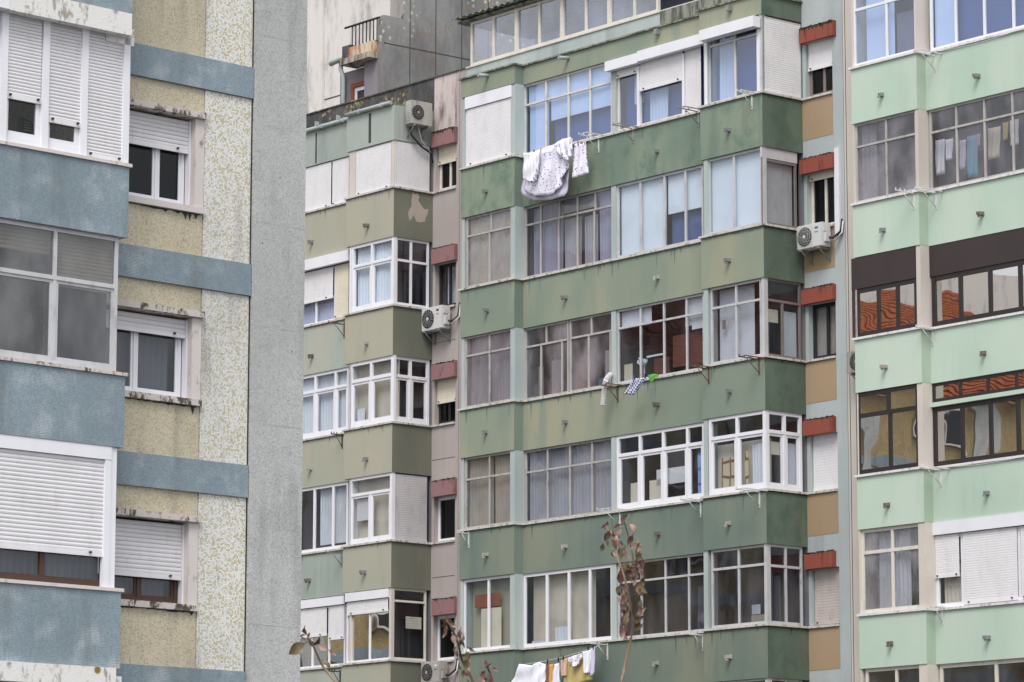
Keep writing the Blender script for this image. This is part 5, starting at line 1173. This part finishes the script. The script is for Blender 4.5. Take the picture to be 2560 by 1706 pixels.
cloth('towel', 'narrow brown cloth right of the white shirt', 'cloth', [(1365, 1660), (1373, 1657)], [(1366, 1712), (1374, 1712)], .44, 'cloth_brown', WH, .02, 1, 7, 8)
cloth('towel', 'orange cloth between the brown cloth and the small white one', 'cloth', [(1374, 1662), (1384, 1660)], [(1372, 1716), (1382, 1716)], .45, 'cloth_orange', WH, .02, 1, 8, 8)
cloth('small_shirt', 'crumpled small white garment beside the peach towel', 'garment', [(1386, 1661), (1399, 1658)], [(1380, 1700), (1384, 1730), (1398, 1712)], .47, 'cloth_white', WH, .03, 2, 9, 12)
cloth('towel', 'peach patterned hand towel on the bottom washing line', 'towel', [(1401, 1652), (1417, 1646)], [(1401, 1692), (1415, 1690)], .45, 'cloth_peach', WH, .012, 1, 10, 10)
cloth('towel', 'large yellow towel with a grey stripe', 'towel', [(1417, 1648), (1482, 1624)], [(1406, 1720), (1480, 1700)], .42, 'cloth_yellow', WH, .02, 3, 11)
cloth('underwear', 'crumpled white printed garment over the yellow towel', 'garment', [(1418, 1645), (1456, 1633)], [(1424, 1660), (1436, 1668), (1448, 1660), (1454, 1645)], .50, 'floral_cloth', WH, .03, 2, 12, 14)
cloth('scarf', 'white fringed towel over the right part of the yellow towel', 'towel', [(1457, 1630), (1478, 1624)], [(1459, 1686), (1475, 1684)], .48, 'cloth_white', WH, .02, 2, 13, 12, fringe=4)
cloth('cloth', 'white cloth at the right end of the bottom washing line', 'cloth', [(1479, 1622), (1488, 1618)], [(1476, 1692), (1489, 1680)], .46, 'cloth_lilac', WH, .02, 1, 14, 8)
cloth('tea_towel', 'blue and white checked tea towel blown sideways', 'tea towel', [(1583, 947), (1617, 945)], [(1561, 986), (1585, 988), (1598, 968)], .44, 'check_cloth', WH, .02, 2, 15, 14, 10)
cloth('cloth', 'bright green cloth beside the checked tea towel', 'cloth', [(1620, 938), (1636, 935), (1648, 938)], [(1622, 946), (1628, 958), (1636, 948), (1645, 949)], .44, 'cloth_green', WH, .02, 2, 16, 12, 6)
# clothes pegs
def peg(px, py, mat, label):
    a, z = FC.at(px, py, .47); mb = MB(); mb.box(Pl('f', .47), a-.012, a+.012, -.012, .012, z-.05, z+.05)
    mb.box(Pl('f', .47), a-.018, a+.018, -.006, .006, z-.01, z+.01)
    solo('clothes_peg', mb, mat, label, 'clothes peg', FC, a, .47, z, 'clothes pegs')
for px, py, m, lb_ in ((1352, 376, 'cloth_yellow', 'yellow peg holding the floral sheet'), (1335, 380, 'red_box', 'red peg holding the fringed cloth'), (1445, 358, 'pink_box', 'reddish peg on the pillowcase with hearts'), (1461, 354, 'shutter_cream', 'cream peg at the right corner of the pillowcase'),
   (1369, 1655, 'black_rubber', 'dark peg above the brown cloth'), (1396, 1650, 'black_rubber', 'dark peg above the small white garment'), (1408, 1645, 'black_rubber', 'dark peg above the peach towel'), (1470, 1622, 'black_rubber', 'dark peg above the white fringed towel'), (1483, 1617, 'black_rubber', 'dark peg at the right end of the bottom washing line'),
   (1583, 944, 'deep_blue', 'blue peg at the left of the checked tea towel'), (1613, 940, 'dark_print', 'dark peg at the right of the checked tea towel')):
    peg(px, py, m, lb_)
# ribbed hose hanging from a window
mb = MB(); P0 = [(1526, 937), (1519, 944), (1513, 955), (1511, 970), (1509, 990), (1507, 1018)]
pts = []
for i in range(len(P0)-1):
    for t in range(8): pts.append((P0[i][0]+(P0[i+1][0]-P0[i][0])*t/8, P0[i][1]+(P0[i+1][1]-P0[i][1])*t/8, .02+.32*min(1, (i+t/8)/1.6)))
Q = [(FC.at(x, y, n)[0], -n, FC.at(x, y, n)[1]) for x, y, n in pts]
for i in range(len(Q)-1):
    mb.tube([Q[i], tuple((Q[i][k]+Q[i+1][k])/2 for k in range(3))], .062, 12); mb.tube([tuple((Q[i][k]+Q[i+1][k])/2 for k in range(3)), Q[i+1]], .05, 12)
solo('exhaust_hose', mb, 'shutter_white', 'white ribbed exhaust hose hanging from a window over the green wall', 'hose', FC, Q[0][0], 0, Q[0][2])
# washing behind the textured glass of the mint block
def inside(name, label, cat, x0, x1, y0, y1, mat, n=-.32):
    cloth(name, label, cat, [(x0, y0), (x1, y0-.2*(x1-x0))], [(x0+1, y1), (x1-2, y1-.2*(x1-x0))], n, mat, 'washing behind the glass of the mint block', .02, 2, int(x0), 12, 8)
inside('trousers', 'beige trousers hanging behind the leftmost textured pane of the mint block', 'trousers', 2338, 2362, 352, 440, 'cloth_white')
inside('shirt', 'white shirt hanging behind glass beside the beige trousers', 'shirt', 2364, 2384, 350, 402, 'cloth_white')
inside('shirt', 'pale shirt hanging behind glass left of the blue trousers', 'shirt', 2400, 2416, 352, 425, 'cloth_lilac')
inside('trousers', 'light blue trousers hanging behind the textured glass', 'trousers', 2417, 2445, 342, 446, 'towel_blue')
inside('sock', 'pink garment hanging behind glass right of the blue trousers', 'garment', 2443, 2452, 336, 366, 'cloth_pink')
inside('towel', 'cream towel hanging behind glass between two mullions', 'towel', 2470, 2502, 322, 400, 'curtain_cream')
inside('shirt', 'yellow garment hanging behind glass right of the cream towel', 'garment', 2508, 2522, 308, 352, 'cloth_yellow')
inside('shirt', 'white garment hanging behind glass at the far right', 'garment', 2524, 2546, 302, 366, 'cloth_white')
# things standing inside windows
mb = MB(); LE2 = Pl('f', .62); a, z = FL.at(51, 348, .62); b = FL.at(84, 308, .62)
P = [LE2.p(a, -.05, z), LE2.p(b[0], -.05, z-.03), LE2.p(b[0], .05, z-.03), LE2.p(a, .05, z), LE2.p(a-.02, -.02, b[1]+.05), LE2.p(b[0]-.03, -.02, b[1]), LE2.p(b[0]-.03, .02, b[1]), LE2.p(a-.02, .02, b[1]+.05)]
mb.hexa(P)
for i in range(4): mb.box(LE2, a+.02, b[0]-.06, .051, .053, b[1]-.03-i*.035, b[1]-.015-i*.035, 1)
solo('carton', mb, ['green_bag', 'yellow_print'], 'green carton with rows of yellow print behind the first white framed window at the left', 'carton', FL, a, .62, z)
a, z = FC.at(D_(1)[0]*0+1741, 1539, -.25)
# foliage and flowers inside the terracotta window
mb = MB(); rnd = random.Random(4)
for c, r, k in (((1611, 905), 9, 60),):
    for i in range(k):
        a, z = FC.at(c[0]+rnd.gauss(0, r*.5), c[1]+rnd.gauss(0, r*.4), -.3); q = .012+.012*rnd.random(); mb.box(Pl('f', -.3), a-q, a+q, rnd.random()*.1, rnd.random()*.1+.02, z-q, z+q)
a, z = FC.at(1611, 905, -.3); mb.tube([(a, .3, z), (a, .3, z-.45)], .02, 5)
solo('flower_bunch', mb, 'cloth_white', 'bunch of white flowers standing behind glass in front of the terracotta chairs', 'flowers', FC, a, -.3, z-.45)

# ------------------------------------------------------------------ leafy shoots close to the camera
def at3(px, py, D): return ray(px, py)*D
def shoot(label, pts, leaves, D, r0, r1, mats, base):
    root = bpy.data.objects.new('tree_branch', None); col.objects.link(root); p0 = at3(*pts[0], D)
    root.location = (base[0], base[1], GZ); root['label'] = label; root['category'] = 'branch'; root['group'] = 'leafy shoots in front of the buildings'
    off = Vector(root.location); rnd = random.Random(int(pts[-1][0]))
    P = [at3(x, y, D+.05*math.sin(i)) for i, (x, y) in enumerate(pts)]; q0 = P[0]*2-P[1]; P = [q0]+P; foot = Vector((base[0], base[1], GZ))
    # smooth the stem
    Q = []
    for i in range(len(P)-1):
        a, b, c, d = P[max(0, i-1)], P[i], P[i+1], P[min(len(P)-1, i+2)]
        for t in range(5):
            t /= 5; Q.append(.5*((2*b)+(c-a)*t+(2*a-5*b+4*c-d)*t*t+(3*b-a-3*c+d)*t*t*t))
    Q.append(P[-1]); Q = [foot, foot*.5+q0*.5+Vector((0, 0, -.1))]+Q
    mb = MB(); Q = [q-off for q in Q]; n = len(Q); pr = None
    mb.tube(Q, r0, 8, taper=r1/r0); mb.build('stem', mats[0], root, smooth=True)
    groups = {}
    for (x, y, L, ang, kind) in leaves:
        d = D+rnd.uniform(-.12, .12); c = at3(x, y, d)-off; m = groups.setdefault(kind, MB())
        L_ = L*.92/FPX*D; wd = L_*rnd.uniform(.38, .66); ax = (CX*math.cos(ang)-CU*math.sin(ang)).normalized()
        tilt = rnd.uniform(-.9, .9); sd = (ax.cross(fw)).normalized(); nr = (sd*math.cos(tilt)+fw*math.sin(tilt)).normalized(); up_ = ax.cross(nr)
        curl = rnd.uniform(-.25, .25)*L_
        rows = []
        for j in range(7):
            t = j/6; wv = wd*.5*math.sin(math.pi*min(1, t**.8*.97+.02)); cc = c-ax*L_*.5+ax*L_*t+up_*curl*math.sin(math.pi*t)
            rows.append([m.b.verts.new(cc+nr*wv*s+up_*(abs(s)*wv*.45)) for s in (-1, 0, 1)])
        for j in range(6):
            for k in range(2): m.b.faces.new((rows[j][k], rows[j][k+1], rows[j+1][k+1], rows[j+1][k]))
        # a short stalk
        m.tube([c-ax*L_*.5, c-ax*L_*.75-up_*.004], .0016, 4)
    for kd, m in groups.items(): m.build('leaves', kd, root, smooth=True)
def leaves_along(pts, n, spread, L, seed, kinds=('leaf_red', 'leaf_olive', 'leaf_pale')):
    rnd = random.Random(seed); out = []
    for i in range(n):
        t = rnd.random()*(len(pts)-1); k = int(t); f = t-k; x = pts[k][0]+(pts[k+1][0]-pts[k][0])*f; y = pts[k][1]+(pts[k+1][1]-pts[k][1])*f
        sd = rnd.choice((-1, 1)); o = rnd.uniform(.35, 1)*spread
        out.append((x+sd*o, y+rnd.uniform(-6, 10), L*rnd.uniform(.65, 1.2), math.pi/2+sd*rnd.uniform(-.9, .5)*-1, rnd.choice(kinds)))
    return out
s1 = [(1553, 1710), (1563, 1660), (1578, 1595), (1582, 1545), (1572, 1490), (1560, 1440), (1545, 1400), (1538, 1370), (1530, 1340), (1518, 1325)]
top1 = leaves_along([(1582, 1600), (1580, 1545), (1575, 1480), (1560, 1420)], 36, 27, 28, 1)+leaves_along([(1545, 1400), (1538, 1370), (1522, 1335)], 12, 14, 21, 2)+[(1510, 1318, 20, 2.6, 'leaf_red'), (1517, 1312, 18, -1.2, 'leaf_red'), (1527, 1331, 22, .7, 'leaf_pale'), (1506, 1372, 26, 1.7, 'leaf_olive'), (1517, 1342, 28, 2.0, 'leaf_red'), (1536, 1364, 24, 1.1, 'leaf_red')]
s1b = [(1580, 1560), (1585, 1500), (1588, 1440), (1582, 1390), (1575, 1360), (1568, 1330), (1560, 1305)]
top1b = leaves_along(s1b[:5], 32, 24, 27, 3)+[(1543, 1316, 24, 2.7, 'leaf_red'), (1558, 1296, 24, -1.4, 'leaf_red'), (1564, 1292, 20, -.8, 'leaf_red'), (1582, 1322, 30, .9, 'leaf_pale'), (1552, 1335, 28, 1.8, 'leaf_pale'), (1575, 1353, 34, 2.0, 'leaf_red'), (1556, 1385, 38, 1.9, 'leaf_olive'), (1600, 1420, 24, .4, 'leaf_red'), (1605, 1475, 34, .6, 'leaf_olive'), (1600, 1510, 34, 1.3, 'leaf_olive')]
D1 = 13.0
b1 = at3(1545, 1740, D1); shoot('tallest leafy shoot with reddish buds and olive leaves in the middle', s1, top1, D1, .0062, .002, ['twig_bark'], (b1.x+.02, b1.y, b1.z))
shoot('leafy shoot leaning just right of the tallest one with reddish leaves at its tip', s1[:4]+s1b[1:], top1b, D1, .0045, .002, ['twig_dark'], (at3(1545, 1740, D1).x+.02, at3(1545, 1740, D1).y, at3(1545, 1740, D1).z))
s2 = [(850, 1715), (826, 1690), (806, 1664), (790, 1630), (777, 1603), (770, 1595)]
l2 = [(742, 1623, 52, 2.55, 'leaf_olive'), (757, 1596, 18, -2.4, 'leaf_red'), (763, 1577, 20, -1.9, 'leaf_red'), (772, 1588, 16, -1.2, 'leaf_red'), (757, 1574, 16, 2.2, 'leaf_red'), (791, 1602, 30, -.9, 'leaf_red'), (808, 1620, 26, .45, 'leaf_pale'), (832, 1633, 26, .7, 'leaf_pale'), (817, 1664, 30, .9, 'leaf_olive'), (780, 1608, 22, .7, 'leaf_red'), (756, 1590, 18, 2.8, 'leaf_red')]
b2 = at3(900, 1790, D1); shoot('thin leafy shoot arching in front of the grey mosaic pillar', s2, l2, D1, .006, .003, ['twig_bark'], (b2.x, b2.y, b2.z))
s3 = [(1186, 1715), (1172, 1680), (1155, 1650), (1148, 1620), (1140, 1595), (1128, 1568), (1120, 1556)]
l3 = leaves_along(s3, 24, 17, 25, 5)+[(1110, 1562, 24, 2.6, 'leaf_red'), (1118, 1548, 18, -1.5, 'leaf_red'), (1138, 1566, 18, .1, 'leaf_pale'), (1111, 1585, 26, 2.0, 'leaf_red'), (1180, 1625, 22, .6, 'leaf_red'), (1168, 1665, 34, 1.2, 'leaf_olive')]
b3 = at3(1195, 1760, D1); shoot('leafy shoot with clustered buds in front of the pink recess wall', s3, l3, D1, .006, .003, ['twig_dark'], (b3.x, b3.y, b3.z))
s4 = [(1236, 1720), (1230, 1695), (1222, 1676), (1218, 1664)]
l4 = [(1208, 1665, 20, 2.9, 'leaf_red'), (1215, 1658, 18, -1.8, 'leaf_red'), (1224, 1663, 18, -.5, 'leaf_red'), (1238, 1674, 22, .5, 'leaf_pale'), (1207, 1684, 20, 2.4, 'leaf_red'), (1205, 1700, 30, .7, 'leaf_pale'), (1225, 1700, 26, 1.2, 'leaf_red')]
b4 = at3(1240, 1760, D1); shoot('short leafy shoot left of the white shirt at the bottom edge', s4, l4, D1, .005, .003, ['twig_dark'], (b4.x, b4.y, b4.z))

# tidy the bookkeeping properties
for o in bpy.data.objects:
    for k in ('_off', '_off2'):
        if k in o: del o[k]
